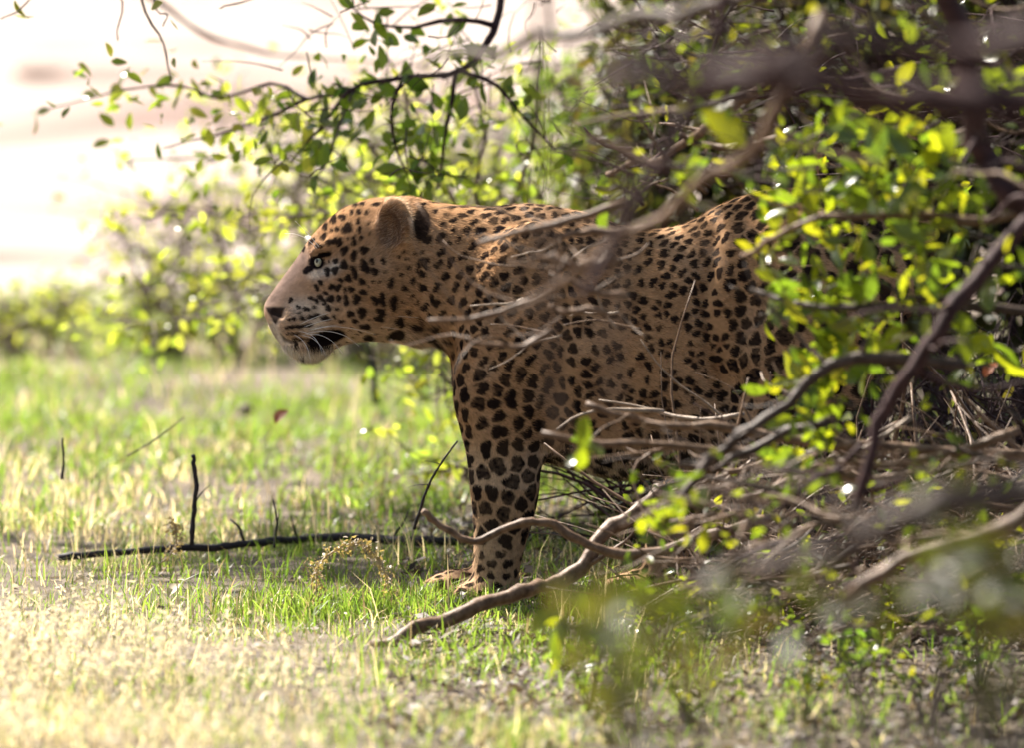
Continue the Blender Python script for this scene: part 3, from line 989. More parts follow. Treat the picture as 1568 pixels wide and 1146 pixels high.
    body.polygons.foreach_set("use_smooth", np.ones(len(body.polygons), dtype=bool))
    obj("body", body, m, root)

    # ---- short fur as fine tapered blades
    body.calc_loop_triangles()
    nt_ = len(body.loop_triangles)
    tri = np.empty(nt_ * 3, np.int32); body.loop_triangles.foreach_get("vertices", tri); tri = tri.reshape(-1, 3)
    A, B, Cc = co[tri[:, 0]], co[tri[:, 1]], co[tri[:, 2]]
    area = np.linalg.norm(np.cross(B - A, Cc - A), axis=1) / 2
    wgt = area * np.where(U[tri[:, 0]] < 640, 4.0, 1.0)
    ns = 330000
    pick = rng.choice(nt_, ns, p=wgt / wgt.sum())
    r1 = np.sqrt(rng.random(ns)); r2 = rng.random(ns)
    b0 = (1 - r1)[:, None]; b1 = (r1 * (1 - r2))[:, None]; b2 = (r1 * r2)[:, None]
    root_p = A[pick] * b0 + B[pick] * b1 + Cc[pick] * b2
    vi = tri[pick, 0]
    nn = no[tri[pick, 0]] * b0 + no[tri[pick, 1]] * b1 + no[tri[pick, 2]] * b2
    cc = col[tri[pick, 0]] * b0 + col[tri[pick, 1]] * b1 + col[tri[pick, 2]] * b2
    u, v = U[vi], Vv[vi]
    z = root_p[:, 2]
    flow = np.zeros((ns, 3))
    head = (u < 620)
    lowleg = ((z < 0.28))
    flow[:] = (0.9, 0, -0.35)
    flow[head] = (0.95, 0, -0.1)
    fore = head & (v < 400)
    flow[fore] = (0.75, 0, 0.45)
    flow[lowleg] = (0.15, 0, -1)
    chin = (u < 510) & (v > 525)
    flow[chin] = (0.2, 0, -1)
    flow += rng.normal(0, 0.16, (ns, 3))
    flow -= nn * (flow * nn).sum(1)[:, None]
    flow /= np.linalg.norm(flow, axis=1)[:, None] + 1e-9
    L = np.where(head, 0.0070, 0.0080) * rng.uniform(0.6, 1.3, ns)
    L = np.where(lowleg, L * 0.7, L)
    L = np.where(head & (u < 470) & (v < 470), 0.004, L)
    L = np.where(chin, 0.016 * rng.uniform(.5, 1.3, ns), L)
    earin_s = head & (np.hypot((u - 597) / 24, (v - 346) / 36) < 1)
    L = np.where(earin_s, .013 * rng.uniform(.5, 1.3, ns), L)
    cc = np.where((earin_s & (rng.random(ns) < .45))[:, None], np.array([.42, .30, .21]), cc)
    neck = (~head) & (u < 760) & (z > .4)
    L = np.where(neck, L * 1.05, L)
    belly = (~head) & (nn[:, 2] < -0.45) & (z > 0.15)
    L = np.where(belly, L * 2.0, L)
    L = np.where(np.hypot((u - 484) / 11, (v - 401) / 11) < 1, 0.0006, L)
    L = np.where((u < 436) & (v > 462) & (v < 495), 0.0008, L)
    lift = rng.uniform(0.12, 0.55, ns)[:, None]
    dirv = flow * np.sqrt(1 - lift ** 2) + nn * lift
    wd = np.cross(dirv, nn); wd /= np.linalg.norm(wd, axis=1)[:, None] + 1e-9
    hw = np.where(head, 0.00036, 0.00060)[:, None]
    base = root_p - nn * 0.0005
    VV = np.stack([base - wd * hw, base + wd * hw, base + dirv * L[:, None]], 1).reshape(-1, 3)
    FF = np.arange(ns * 3).reshape(-1, 3)
    fm = new_mesh("fur", VV, FF, smooth=False)
    jit = rng.uniform(0.45, 1.6, ns)[:, None]
    set_color(fm, "coat", np.repeat(np.clip(cc * jit, 0, .9), 3, axis=0))
    furm = attr_mat("fur", "coat", 0.9, 0.15, 0.02, 1.0)
    obj("fur", fm, furm, root, kind="stuff")

    # ---- eyes
    def sphere(c, r, ns_=20, nr=14, sc=(1, 1, 1)):
        vv, ff = [], []
        for i in range(nr + 1):
            ph = math.pi * i / nr
            for j in range(ns_):
                th = 2 * math.pi * j / ns_
                vv.append((c[0] + r * sc[0] * math.sin(ph) * math.cos(th), c[1] + r * sc[1] * math.sin(ph) * math.sin(th), c[2] + r * sc[2] * math.cos(ph)))
        for i in range(nr):
            for j in range(ns_):
                ff.append((i * ns_ + j, i * ns_ + (j + 1) % ns_, (i + 1) * ns_ + (j + 1) % ns_, (i + 1) * ns_ + j))
        return np.array(vv), ff
    em, ent, eb = mat_new("eye")
    ea = ent.nodes.new("ShaderNodeAttribute"); ea.attribute_name = "iris"
    ent.links.new(ea.outputs["Color"], eb.inputs["Base Color"])
    eb.inputs["Roughness"].default_value = 0.08
    for s_ in (-1, 1):
        # eyeball set at the measured skin depth
        target = P(488, 401, -.06)
        sel = np.nonzero((np.hypot(U - 488, Vv - 401) < 4) & (co[:, 1] * s_ > 0))[0]
        yy = co[sel, 1].mean() if len(sel) else s_ * .05
        r = 0.0125
        c = np.array([target[0], yy - s_ * (r - 0.0042), target[2]])
        vv, ff = sphere(c, r, 36, 26, (.68, 1, 1))
        look = np.array([-0.42, s_ * 0.9, 0.12]); look /= np.linalg.norm(look)
        dd = (vv - c) / np.array([.68, 1, 1]) / r @ look
        ic = np.tile(np.array([0.10, 0.07, 0.06]), (len(vv), 1))
        ic[dd > 0.55] = (0.36, 0.36, 0.27)
        ic[dd > 0.80] = (0.46, 0.47, 0.37)
        ic[dd > 0.94] = (0.015, 0.012, 0.01)
        eme = new_mesh("eye", vv, ff)
        set_color(eme, "iris", ic)
        obj("eye", eme, em, root)
    # ---- nose pad
    nv, nf = sphere((0, 0, 0), 1.0, 24, 18)
    zz = np.clip(nv[:, 2], -1, .55)
    nv = np.stack([nv[:, 0] * (.62 + .38 * zz) * .0155 + (zz - .5) * .002, nv[:, 1] * (.72 + .30 * zz) * .019, zz * .0165], 1)
    nv = nv + P(417, 482, 0)
    obj("nose", new_mesh("nose", nv, nf), plain_mat("nose", (0.035, 0.022, 0.024), 0.45, 0.4), root)
    # ---- whiskers
    wm = plain_mat("whisker", (0.78, 0.74, 0.70), 0.35)
    ws = [((458, 503), (500, 490), (565, 482), (640, 486)), ((462, 508), (510, 498), (560, 497), (610, 504)), ((466, 510), (500, 507), (528, 514), (550, 530)),
          ((462, 511), (490, 513), (510, 524), (525, 542)), ((458, 512), (478, 518), (492, 531), (500, 548)), ((468, 507), (505, 500), (540, 503), (575, 512)),
          ((454, 506), (475, 512), (488, 526), (494, 545)), ((452, 500), (490, 483), (540, 470), (600, 462)), ((448, 511), (462, 520), (472, 536), (476, 556)),
          ((490, 384), (470, 366), (452, 358), (436, 357)), ((492, 382), (474, 360), (462, 348), (452, 338))]
    for s_ in (-1, 1):
        for w in ws:
            brow = w[0][1] < 400
            sel = np.nonzero((np.hypot(U - w[0][0], Vv - w[0][1]) < 5) & (co[:, 1] * s_ > 0))[0]
            yb = co[sel, 1].mean() if len(sel) else s_ * .04
            pts = []
            for k_, (uu, v2) in enumerate(w):
                out = (0, .012, .026, .036)[k_] if not brow else (0, .006, .01, .012)[k_]
                pts.append(P(uu, v2, yb + s_ * (out - 0.002)))
            me, _, _ = branch_mesh("whisker", pts, 0.00065, 0.00018, 14, 4, 0, 0)
            obj("whisker", me, wm, root)
    # ---- claws just showing at the toes
    cm = plain_mat("claw", (0.12, 0.10, 0.09), 0.3)
    for (cu, yb, g, du) in ((706, -.085, 928, 0), (662, .085, 914, 0)):
        for j, dy in enumerate((-.030, -.010, .011, .031)):
            p = P(cu - 17 + (6, 0, 0, 7)[j], g - 9, yb + dy)
            me, _, _ = branch_mesh("claw", [p + (0.006, 0, 0.004), p, p + (-0.004, 0, -0.006)], 0.0026, 0.0005, 7, 6, 0, 0)
            obj("claw", me, cm, root)
    return root


build_leopard()

# ------------------------------------------------------------------ planting
# ------------------------------------------------------------------ vegetation helpers
def W3(t):
    return P(t[0], t[1], t[2])


def limb(parent, name, pts, r0, r1, mat, wob=0.3, sides=8, stubs=0):
    """pts are (u, v, depth) triples, radii in photo pixels at that depth"""
    w = [W3(t) for t in pts]
    s0, s1 = S(pts[0][2]), S(pts[-1][2])
    L = np.linalg.norm(np.diff(np.array(w), axis=0), axis=1).sum()
    n = int(max(10, min(46, L / .035)))
    me, path, rad = branch_mesh(name, w, r0 * s0, r1 * s1, n, sides, min(.010, wob * r0 * s0 * 0.6), 0.22)
    child(name, me, mat, parent)
    for k in range(stubs):
        i = int(rng.integers(n // 5, n - 2))
        d = path[min(i + 2, n - 1)] - path[i - 1]
        d = d / (np.linalg.norm(d) + 1e-9) * .7 + rng.normal(0, .55, 3)
        twig_from(path[i], d, rng.uniform(.06, .28), max(.0015, rad[i] * rng.uniform(.25, .5)), parent, mat, "twig", 0.0, 9, 5, 0.35)
    return path


def twig_from(p, d, L, r, parent, mat, name="twig", gravity=0.0, n=9, sides=5, kink=0.25):
    pts = [np.array(p, float)]
    d = np.array(d, float)
    d /= np.linalg.norm(d)
    for i in range(4):
        d = d + rng.normal(0, kink, 3) * (0.8, 0.8, 0.8) + np.array([0, 0, -gravity])
        d /= np.linalg.norm(d)
        pts.append(pts[-1] + d * L / 4)
    me, path, _ = branch_mesh(name, pts, r, r * 0.35, n, sides, 0, 0.1)
    child(name, me, mat, parent)
    return path


def joined(name, metas, mat, parent):
    V, F, o = [], [], 0
    for v, f in metas:
        V.append(v)
        F += [tuple(i + o for i in q) for q in f]
        o += len(v)
    me = new_mesh(name, np.vstack(V), F)
    return child(name, me, mat, parent, kind="stuff")


def twiglet(p, d, L, r, gravity=0.0, kink=0.25, n=6, sides=4):
    pts = [np.array(p, float)]
    d = np.array(d, float)
    d /= np.linalg.norm(d) + 1e-9
    for i in range(3):
        d = d + rng.normal(0, kink, 3) + np.array([0, 0, -gravity])
        d /= np.linalg.norm(d)
        pts.append(pts[-1] + d * L / 3)
    path = catmull(pts, n)
    return path, tube_data(path, np.linspace(r, r * 0.3, n), sides, 0.1)


# ------------------------------------------------------------------ shade tree over the leopard
def build_tree():
    base = np.array([1.35, 2.9, 0.0])
    t = thing("shade_tree", "spreading tree whose leafy limbs droop over the leopard from behind", "tree", base)
    me, tp, tr = branch_mesh("trunk", [base + (0, 0, -.05), base + (-.05, -.05, .7), base + (-.12, .05, 1.5), base + (-.3, -.05, 2.3)], 0.15, 0.09, 30, 12, 0.006, 0.08)
    child("trunk", me, BARK_RED, t)
    ends = [(-2.1, 2.2, 3.0), (-1.7, 3.0, 3.3), (-1.2, 1.9, 2.7), (-0.5, 2.5, 3.6), (0.2, 1.9, 3.0), (1.0, 1.6, 3.3), (2.3, 2.6, 3.2), (1.7, 4.2, 3.3), (0.1, 3.4, 3.7), (-.6, 4.3, 3.3), (.2, 5.0, 3.2), (1.1, 5.4, 3.4), (2.2, 5.2, 3.3), (.9, 3.9, 3.0), (.9, 1.0, 3.1), (-.9, 1.6, 2.8), (-1.1, 1.25, 3.0), (-.7, 1.35, 3.1), (-.3, 1.4, 3.0), (.15, 1.4, 3.1), (-2.35, 2.8, 3.1), (-1.9, 2.5, 2.8), (-2.0, 3.3, 3.0), (-2.25, 2.5, 3.0), (-2.0, 2.2, 3.15), (-1.6, 2.6, 2.9), (-2.5, 2.6, 3.1)]
    leaves = []
    twl = []
    for e in ends:
        e = np.array(e)
        st = tp[-1 - int(rng.integers(0, 6))]
        m1 = st * 0.6 + e * 0.4 + (0, 0, 0.35)
        m2 = st * 0.25 + e * 0.75 + (0, 0, 0.3)
        me, path, rad = branch_mesh("limb", [st, m1, m2, e], 0.055, 0.012, 34, 8, 0.012, 0.1)
        child("limb", me, BARK_RED, t)
        for k in range(28):
            q = path[int(rng.integers(8, len(path)))]
            d = rng.normal(0, 1, 3) * (1, .8, .6)
            pth, td = twiglet(q, d, rng.uniform(.35, .8), .007, 0.05, 0.3)
            twl.append(td)
            for j in range(17):
                leaves.append(pth[int(rng.integers(1, len(pth)))] + rng.normal(0, .06, 3))
    joined("twigs", twl, BARK_RED, t)
    leaves = np.array(leaves)
    ok = leaves[:, 2] > 1.75
    # a gap in the crown lets the sun reach the forehead
    hp = P(480, 385, 0); sd = np.array(SUN_DIR)
    rel = leaves - hp
    dist = np.linalg.norm(rel - np.outer(rel @ sd, sd), axis=1)
    ok &= (dist > .21)
    leaves = leaves[ok]
    leaves_stuff("shade_crown", leaves, rng.uniform(.055, .10, len(leaves)), LEAF_TREE, t, 0.2, LEAF_SIMPLE)

    # the drooping spray with dark leaves above the leopard's head
    Y = 1.35
    up = np.array([-1.2, 1.9, 2.7])
    spray = [
        [(780, -120, 1.6), (760, 40, Y), (700, 105, Y), (620, 118, Y), (540, 140, Y), (480, 200, Y), (440, 250, Y)],
        [(700, 105, Y), (690, 170, Y), (680, 230, Y), (672, 285, Y)],
        [(620, 118, Y), (600, 180, Y), (612, 240, Y), (632, 290, Y)],
        [(540, 140, Y), (470, 150, Y + .2), (400, 185, Y + .2), (330, 205, Y + .3), (250, 225, Y + .3)],
        [(470, 152, Y + .2), (420, 130, Y + .4), (340, 150, Y + .5), (260, 130, Y + .6), (160, 145, Y + .7), (60, 165, Y + .8)],
        [(760, 40, Y), (700, 30, Y), (620, 45, Y), (560, 30, Y), (520, -10, Y)],
        [(540, 140, Y), (520, 190, Y), (500, 250, Y), (480, 275, Y)],
        [(700, 105, Y), (760, 130, Y - .1), (800, 180, Y - .1), (850, 230, Y - .1)],
        [(225, -10, 4.2), (290, 42, 4.3), (370, 70, 4.3), (450, 86, 4.4), (530, 92, 4.4), (640, 95, 4.5)],
        [(165, -40, 1.0), (188, 5, 1.0), (180, 45, 1.0), (181, 62, 1.0)],
        [(205, -40, 1.0), (225, 25, 1.0), (248, 58, 1.0), (258, 95, 1.0), (262, 125, 1.0)],
        [(228, -40, 1.0), (240, 15, 1.0), (256, 22, 1.0), (250, 40, 1.0)],
        [(70, -30, 1.0), (40, 5, 1.0), (22, 20, 1.0), (0, 28, 1.0)],
        [(420, -12, 1.0), (380, 0, 1.0), (350, 8, 1.0), (336, 12, 1.0)],
    ]
    rr = [7, 4, 4, 4, 3.5, 5, 3, 4, 5, 1.6, 2.2, 1.6, 1.4, 1.8]
    dens = [46, 26, 30, 44, 44, 18, 20, 22, 3, 1, 3, 0, 1, 0]
    pts = []
    for sp_, r_, nl in zip(spray, rr, dens):
        path = limb(t, "branch", sp_, r_, 1.2, BARK_PALE if sp_[0][2] > 4 else BARK_RED if r_ > 3 else BARK_BUSH, 0.8, 6)
        for k in range(nl):
            i = int(rng.integers(len(path) // 4, len(path)))
            pts.append(path[i] + rng.normal(0, 1, 3) * (.030, .05, .030))
    # clusters seen as dark heart shaped leaves and lit sprigs
    for (u, v, n, s) in ((515, 130, 10, 22), (560, 190, 12, 28), (620, 205, 14, 30), (660, 190, 10, 25), (500, 210, 12, 28), (430, 160, 10, 28), (465, 240, 12, 26), (555, 120, 9, 20),
                        (200, 130, 8, 26), (120, 130, 8, 24), (380, 225, 8, 24), (560, 60, 6, 20), (640, 50, 6, 24)):
        for k in range(n):
            pts.append(P(u + rng.normal(0, s), v + rng.normal(0, s), Y + rng.normal(0.1, .12)))
    pts.append(P(22, 22, 1.0))
    pts = np.array(pts)
    rng.shuffle(pts[:-1])
    k = 298
    pk = pts[-k:]; far_l = (pk[:, 0] < -.38)
    leaf_parts(pk[~far_l], rng.uniform(.030, .052, (~far_l).sum()), LEAF_TREE, t, 0.5, "tree")
    leaf_parts(pk[far_l], rng.uniform(.026, .046, far_l.sum()), LEAF_BACK, t, 0.5, "pale")
    if len(pts) > k:
        leaves_stuff("small_leaves", pts[:-k], rng.uniform(.02, .035, len(pts) - k), LEAF_TREE, t, 0.4)
    # fine thorny twigs of the spray
    tw = []
    for k in range(70):
        u, v = rng.uniform(420, 880), rng.uniform(0, 280)
        pth, td = twiglet(P(u, v, Y + rng.normal(0, .25)), rng.normal(0, 1, 3) * (1, .4, .8), rng.uniform(.06, .2), .0016, 0.1, 0.35)
        tw.append(td)
    joined("fine_twigs", tw, BARK_RED, t)


build_tree()


# ------------------------------------------------------------------ shrubs behind the leopard
def build_shrub(u, vbase, hpx, wpx, nleaf, label, mat, lsize=(.022, .04), seed=0, stems=7, dens=1.0, parts_n=60, bark=BARK_BUSH, group=None, Yg=None, shell=0.0):
    g = G(u, vbase) if Yg is None else np.array([P(u, 573, Yg)[0], Yg, 0])
    Y = g[1]
    s = S(Y)
    H, Wd = hpx * s, wpx * s
    t = thing("shrub", label, "shrub", (g[0], g[1], 0), group)
    pts, tws = [], []
    for k in range(stems):
        a = rng.uniform(0, 6.28)
        sx = rng.uniform(-1, 1) if stems > 1 else 0
        e = np.array([g[0] + sx * Wd * .8, g[1] + rng.uniform(-1, 1) * Wd * .6, H * rng.uniform(.65, 1.0)])
        b = np.array([g[0] + rng.normal(0, .05), g[1] + rng.normal(0, .05), -.02])
        m1 = b * .65 + e * .35 + (rng.normal(0, .06), 0, H * .12)
        m2 = b * .25 + e * .75 + (rng.normal(0, .06), 0, H * .10)
        me, path, _ = branch_mesh("stem", [b, m1, m2, e], .011, .003, 22, 6, .004, .1)
        child("stem", me, bark, t)
        nt_ = 16
        for j in range(nt_):
            q = path[int(rng.integers(4, len(path)))]
            d = rng.normal(0, 1, 3) * (1, .9, .55) + (sx * .6, 0, .15)
            pth, td = twiglet(q, d, rng.uniform(.15, .45) * min(1.3, Wd / .35), .0035, .06, .3)
            tws.append(td)
            for i in range(max(1, int(nleaf / stems / nt_))):
                pts.append(pth[int(rng.integers(1, len(pth)))] + rng.normal(0, .035, 3))
    joined("twigs", tws, bark, t)
    pts = np.array(pts)
    pts = pts[pts[:, 2] > 0.02]
    rng.shuffle(pts)
    if parts_n:
        leaf_parts(pts[:parts_n], rng.uniform(lsize[0], lsize[1], parts_n), mat, t, 0.2, "shrub")
    leaves_stuff("foliage", pts[parts_n:], rng.uniform(lsize[0], lsize[1], len(pts) - parts_n), mat, t)
    return t


build_shrub(60, 545, 110, 120, 300, "small pale shrub at the sand's edge, lowest of the row behind the grass", LEAF_BACK, seed=1, stems=5)
build_shrub(250, 548, 170, 150, 340, "low twiggy shrub between the smallest shrub and the one by the leopard's muzzle", LEAF_BACK, stems=6)
build_shrub(400, 545, 300, 210, 520, "loose light green shrub behind the leopard's muzzle", LEAF_BACK, stems=8)
build_shrub(560, 555, 380, 190, 620, "light green shrub rising behind the leopard's forehead and ears", LEAF_BACK, stems=9)
build_shrub(720, 560, 470, 170, 760, "tall green shrub behind the leopard's neck", LEAF_BACK, stems=10)
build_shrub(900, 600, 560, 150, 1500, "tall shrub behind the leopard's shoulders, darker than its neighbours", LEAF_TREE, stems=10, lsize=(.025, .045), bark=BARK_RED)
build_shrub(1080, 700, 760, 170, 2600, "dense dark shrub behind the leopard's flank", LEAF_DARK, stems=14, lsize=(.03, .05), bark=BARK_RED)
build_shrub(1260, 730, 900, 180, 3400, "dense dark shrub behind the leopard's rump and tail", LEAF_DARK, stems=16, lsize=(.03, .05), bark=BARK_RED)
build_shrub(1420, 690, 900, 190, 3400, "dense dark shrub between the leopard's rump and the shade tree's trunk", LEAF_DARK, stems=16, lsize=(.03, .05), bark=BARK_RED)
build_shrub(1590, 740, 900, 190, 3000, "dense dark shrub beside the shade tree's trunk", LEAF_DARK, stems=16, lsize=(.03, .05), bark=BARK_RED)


def build_arching():
    g = np.array([P(790, 700, 2.3)[0], 2.3, 0])
    t = thing("arching_shrub", "leafy shrub arching left from behind the leopard's chest over its head", "shrub", g)
    arcs = [[(745, 560, 2.3), (640, 360, 2.4), (430, 255, 2.5), (190, 245, 2.6)], [(740, 520, 2.2), (600, 330, 2.3), (420, 330, 2.4), (230, 335, 2.5)], [(750, 600, 2.4), (640, 470, 2.6), (450, 430, 2.8), (300, 470, 3.0)],
            [(735, 480, 2.3), (640, 300, 2.2), (520, 200, 2.2), (380, 160, 2.2)], [(755, 500, 2.3), (700, 330, 2.2), (640, 220, 2.1), (600, 90, 2.0)], [(765, 480, 2.2), (730, 300, 2.1), (740, 190, 2.0), (720, 60, 2.0)],
            [(775, 480, 2.2), (790, 300, 2.1), (820, 180, 2.0), (830, 40, 2.0)], [(760, 600, 2.4), (690, 470, 2.6), (600, 400, 2.7), (480, 330, 2.8)], [(750, 640, 2.3), (705, 600, 2.2), (690, 590, 2.2), (668, 560, 2.2)],
            [(745, 760, 2.0), (712, 720, 1.9), (690, 715, 1.9), (676, 730, 1.9)], [(700, 420, 2.5), (560, 400, 2.8), (380, 470, 3.0), (150, 500, 3.2)]]
    pts, tw = [], []
    for a in arcs:
        w = [g + rng.normal(0, .04, 3) * (1, 1, 0)] + [P(*q) for q in a]
        me, path, _ = branch_mesh("stem", w, .008, .0018, 34, 6, .004, .15)
        child("stem", me, BARK_BUSH, t)
        nl = 17 if a[-1][1] < 540 else 7
        for k in range(nl):
            q = path[int(rng.integers(10, len(path)))]
            pth, td = twiglet(q, rng.normal(0, 1, 3) * (1, .7, .7) + (-.5, 0, 0), rng.uniform(.06, .24), .0022, .05, .35)
            tw.append(td)
            for j in range(7):
                pts.append(pth[int(rng.integers(1, len(pth)))] + rng.normal(0, .016, 3))
    joined("twigs", tw, BARK_BUSH, t)
    pts = np.array(pts)
    rng.shuffle(pts)
    leaf_parts(pts[:290], rng.uniform(.022, .042, 290), LEAF_BACK, t, .2, "arch")
    leaves_stuff("foliage", pts[290:], rng.uniform(.018, .036, len(pts) - 290), LEAF_BACK, t)


build_arching()


def build_brush(x, Y, w, h, n, label, mat):
    t = thing("dry_brush", label, "brush", (x, Y, 0), "dry brush behind the leopard")
    tw = []
    for k in range(n):
        p = np.array([x + rng.uniform(-w, w), Y + rng.uniform(-.3, .3), rng.uniform(0, h * .6)])
        d = np.array([rng.normal(.1, .6), rng.normal(0, .3), abs(rng.normal(.3, .4))])
        if k < 34:
            twig_from(p * (1, 1, .2), d + (0, 0, .3), rng.uniform(.25, .6), rng.uniform(.003, .007), t, mat, "twig", 0, 10, 5, .3)
        else:
            _, td = twiglet(p, d, rng.uniform(.12, .4), rng.uniform(.0012, .003), .03, .35, 6, 4)
            tw.append(td)
    joined("fine_twigs", tw, mat, t)
    q = np.stack([x + rng.uniform(-w, w, 500), Y + rng.uniform(-.3, .3, 500), np.abs(rng.normal(0, h * .5, 500))], 1)
    leaves_stuff("dry_leaves", q, rng.uniform(.015, .032, 500), LEAF_DARK, t)


build_brush(.34, .75, .17, .30, 240, "dark dry brush behind the gap under the leopard's belly", BARK_RED)
build_brush(.62, .85, .26, .5, 300, "dark dry brush behind the leopard's hind legs", BARK_RED)
build_brush(1.02, .6, .26, .55, 300, "dark dry brush behind the leopard's tail end", BARK_RED)
build_brush(.55, -.55, .22, .26, 260, "dry brush on the ground before the leopard's hind paws", BARK_PALE)
build_brush(.95, -.75, .25, .34, 260, "dry brush on the ground at the foot of the thorn bush", BARK_PALE)


# ------------------------------------------------------------------ thorn bush in front, on the right
def build_thorn_bush():
    base = np.array([1.02, -1.5, 0])
    t = thing("thorn_bush", "big tangled thorn bush with yellow green leaves in front of the leopard", "bush", base)
    me, tp, _ = branch_mesh("trunk", [base + (0, 0, -.05), base + (.03, 0, .5), base + (-.02, .05, 1.1), base + (.05, 0, 1.8)], .06, .035, 26, 10, .006, .12)
    child("trunk", me, BARK_RED, t)
    A = "limb"
    L = [
        (A, [(1700, 40, -7.02), (1450, 62, -7.02), (1300, 60, -7.02), (1150, 88, -6.88), (1010, 115, -6.75), (880, 145, -6.75)], 30, 8, BARK_RED),
        (A, [(1700, 160, -6.48), (1400, 132, -6.48), (1200, 118, -6.48), (1040, 125, -6.35), (960, 110, -6.21)], 30, 10, BARK_RED),
        (A, [(1400, -130, -4.32), (1250, -60, -4.32), (1050, 15, -4.19), (900, 45, -4.05), (780, 82, -3.92), (640, 118, -3.65)], 19, 5, BARK_GREY),
        (A, [(1410, -60, -2.43), (1475, 90, -2.43), (1492, 200, -2.43), (1530, 265, -2.43), (1600, 330, -2.43), (1700, 430, -2.16)], 17, 20, BARK_RED),
        (A, [(1700, 250, -2.56), (1560, 375, -2.56), (1430, 520, -2.56), (1350, 650, -2.56), (1308, 790, -2.56)], 17, 8, BARK_RED),
        (A, [(1720, 690, -6.21), (1480, 778, -6.21), (1330, 838, -6.21), (1180, 868, -6.08), (1050, 905, -5.94)], 26, 8, BARK_GREY),
        (A, [(1700, 720, -2.97), (1540, 800, -2.97), (1400, 850, -2.97), (1290, 905, -2.97)], 15, 9, BARK_PALE),
        (A, [(1260, 20, -3.78), (1180, 185, -3.78), (1090, 268, -3.65), (1000, 335, -3.51), (900, 405, -3.38), (820, 460, -3.24)], 12, 4, BARK_PALE),
        ("stem", [(822, -60, -6.21), (830, 150, -6.21), (838, 330, -6.21), (845, 500, -6.21), (862, 690, -6.21)], 6, 5, BARK_PALE),
        ("stem", [(900, -60, -6.48), (950, 150, -6.48), (955, 350, -6.48), (945, 500, -6.48), (938, 640, -6.48)], 6, 5, BARK_PALE),
        ("stem", [(1110, -60, -4.59), (1080, 100, -4.59), (1010, 250, -4.59), (940, 370, -4.59), (880, 450, -4.59)], 12, 6, BARK_RED),
        ("branch", [(1260, 85, -1.62), (1120, 165, -1.35), (1000, 240, -1.08), (930, 262, -0.94)], 9, 4, BARK_PALE),
        ("branch", [(1230, 205, -1.35), (1100, 222, -1.22), (1040, 205, -1.22)], 7, 4, BARK_PALE),
        ("branch", [(1700, 290, -2.03), (1500, 345, -2.03), (1350, 325, -2.03), (1210, 345, -2.03), (1140, 395, -1.89)], 9, 4, BARK_PALE),
        ("branch", [(1700, 480, -1.89), (1520, 470, -1.89), (1400, 455, -1.89), (1260, 470, -1.89), (1150, 440, -1.76)], 8, 4, BARK_GREY),
        ("branch", [(1700, 700, -1.35), (1400, 690, -1.35), (1250, 680, -1.35), (1120, 662, -1.35), (1000, 648, -1.35), (895, 622, -1.35)], 9, 5, BARK_PALE),
        ("branch", [(1350, 745, -1.62), (1180, 700, -1.62), (1060, 690, -1.62), (940, 680, -1.62), (828, 672, -1.62)], 8, 5, BARK_PALE),
        ("branch", [(1480, 560, -2.03), (1300, 560, -2.03), (1180, 640, -2.03), (1100, 690, -2.03), (1010, 800, -2.03)], 11, 6, BARK_GREY),
        ("branch", [(1420, 715, -1.35), (1330, 740, -1.35), (1240, 730, -1.35), (1130, 770, -1.35)], 8, 5, BARK_PALE),
        ("branch", [(1560, 660, -1.62), (1470, 690, -1.62), (1360, 715, -1.62), (1280, 712, -1.62)], 8, 5, BARK_PALE),
        ("branch", [(960, 310, -1.89), (880, 335, -1.89), (800, 352, -1.89), (732, 378, -1.89)], 7, 4, BARK_PALE),
        ("branch", [(1000, 345, -1.89), (920, 355, -1.89), (845, 362, -1.89)], 8, 5, BARK_PALE),
        ("branch", [(940, 390, -2.16), (890, 402, -2.16), (840, 395, -2.16)], 12, 6, BARK_PALE),
        ("branch", [(960, 455, -1.89), (900, 440, -1.89), (842, 420, -1.89)], 6, 4, BARK_PALE),
        ("branch", [(930, 480, -1.76), (870, 475, -1.76), (842, 468, -1.76)], 6, 4, BARK_PALE),
        ("branch", [(845, 445, -1.76), (780, 470, -1.76), (720, 490, -1.76), (655, 492, -1.76)], 6, 3, BARK_PALE),
        ("branch", [(845, 505, -1.76), (800, 528, -1.76), (755, 528, -1.76), (715, 515, -1.76)], 6, 3, BARK_PALE),
        ("branch", [(1280, 640, -1.89), (1200, 660, -1.89), (1130, 700, -1.89), (1090, 720, -1.89)], 9, 5, BARK_GREY),
    ]
    nb = np.array([1.0, -6.6, 0])
    t2 = thing("roadside_bush", "dark limbed bush far out of focus in front of everything", "bush", nb)
    me, _, _ = branch_mesh("trunk", [nb + (0, 0, -.05), nb + (.03, 0, .5), nb + (0, .05, 1.0), nb + (.05, 0, 1.7)], .05, .03, 26, 10, .006, .12)
    child("trunk", me, BARK_RED, t2)
    cr = np.stack([rng.uniform(-.7, 1.6, 5600), rng.uniform(-7.6, -4.0, 5600), rng.uniform(1.95, 2.9, 5600)], 1)  # unseen leaves above the frame, added to shade the limbs below
    cr[:, 2] += .15 * np.sin(cr[:, 0] * 5) + .1 * np.sin(cr[:, 1] * 7)
    leaves_stuff("shade_crown", cr, rng.uniform(.05, .09, len(cr)), LEAF_DARK, t2, 0.2, LEAF_SIMPLE)
    for k in range(10):
        twig_from(nb + (0, 0, 1.6), (rng.normal(-.5, .6), rng.normal(.2, .8), .45), rng.uniform(.8, 1.5), .016, t2, BARK_RED, "branch", 0, 12, 6, .25)
    paths = []
    for (nm, pts, r0, r1, mat) in L:
        paths.append(limb(t2 if pts[0][2] < -5 else t, nm, pts, r0, r1, mat, 0.9, 9 if r0 > 14 else 7, 0 if nm == 'stem' else 5 if r0 > 10 else 2))
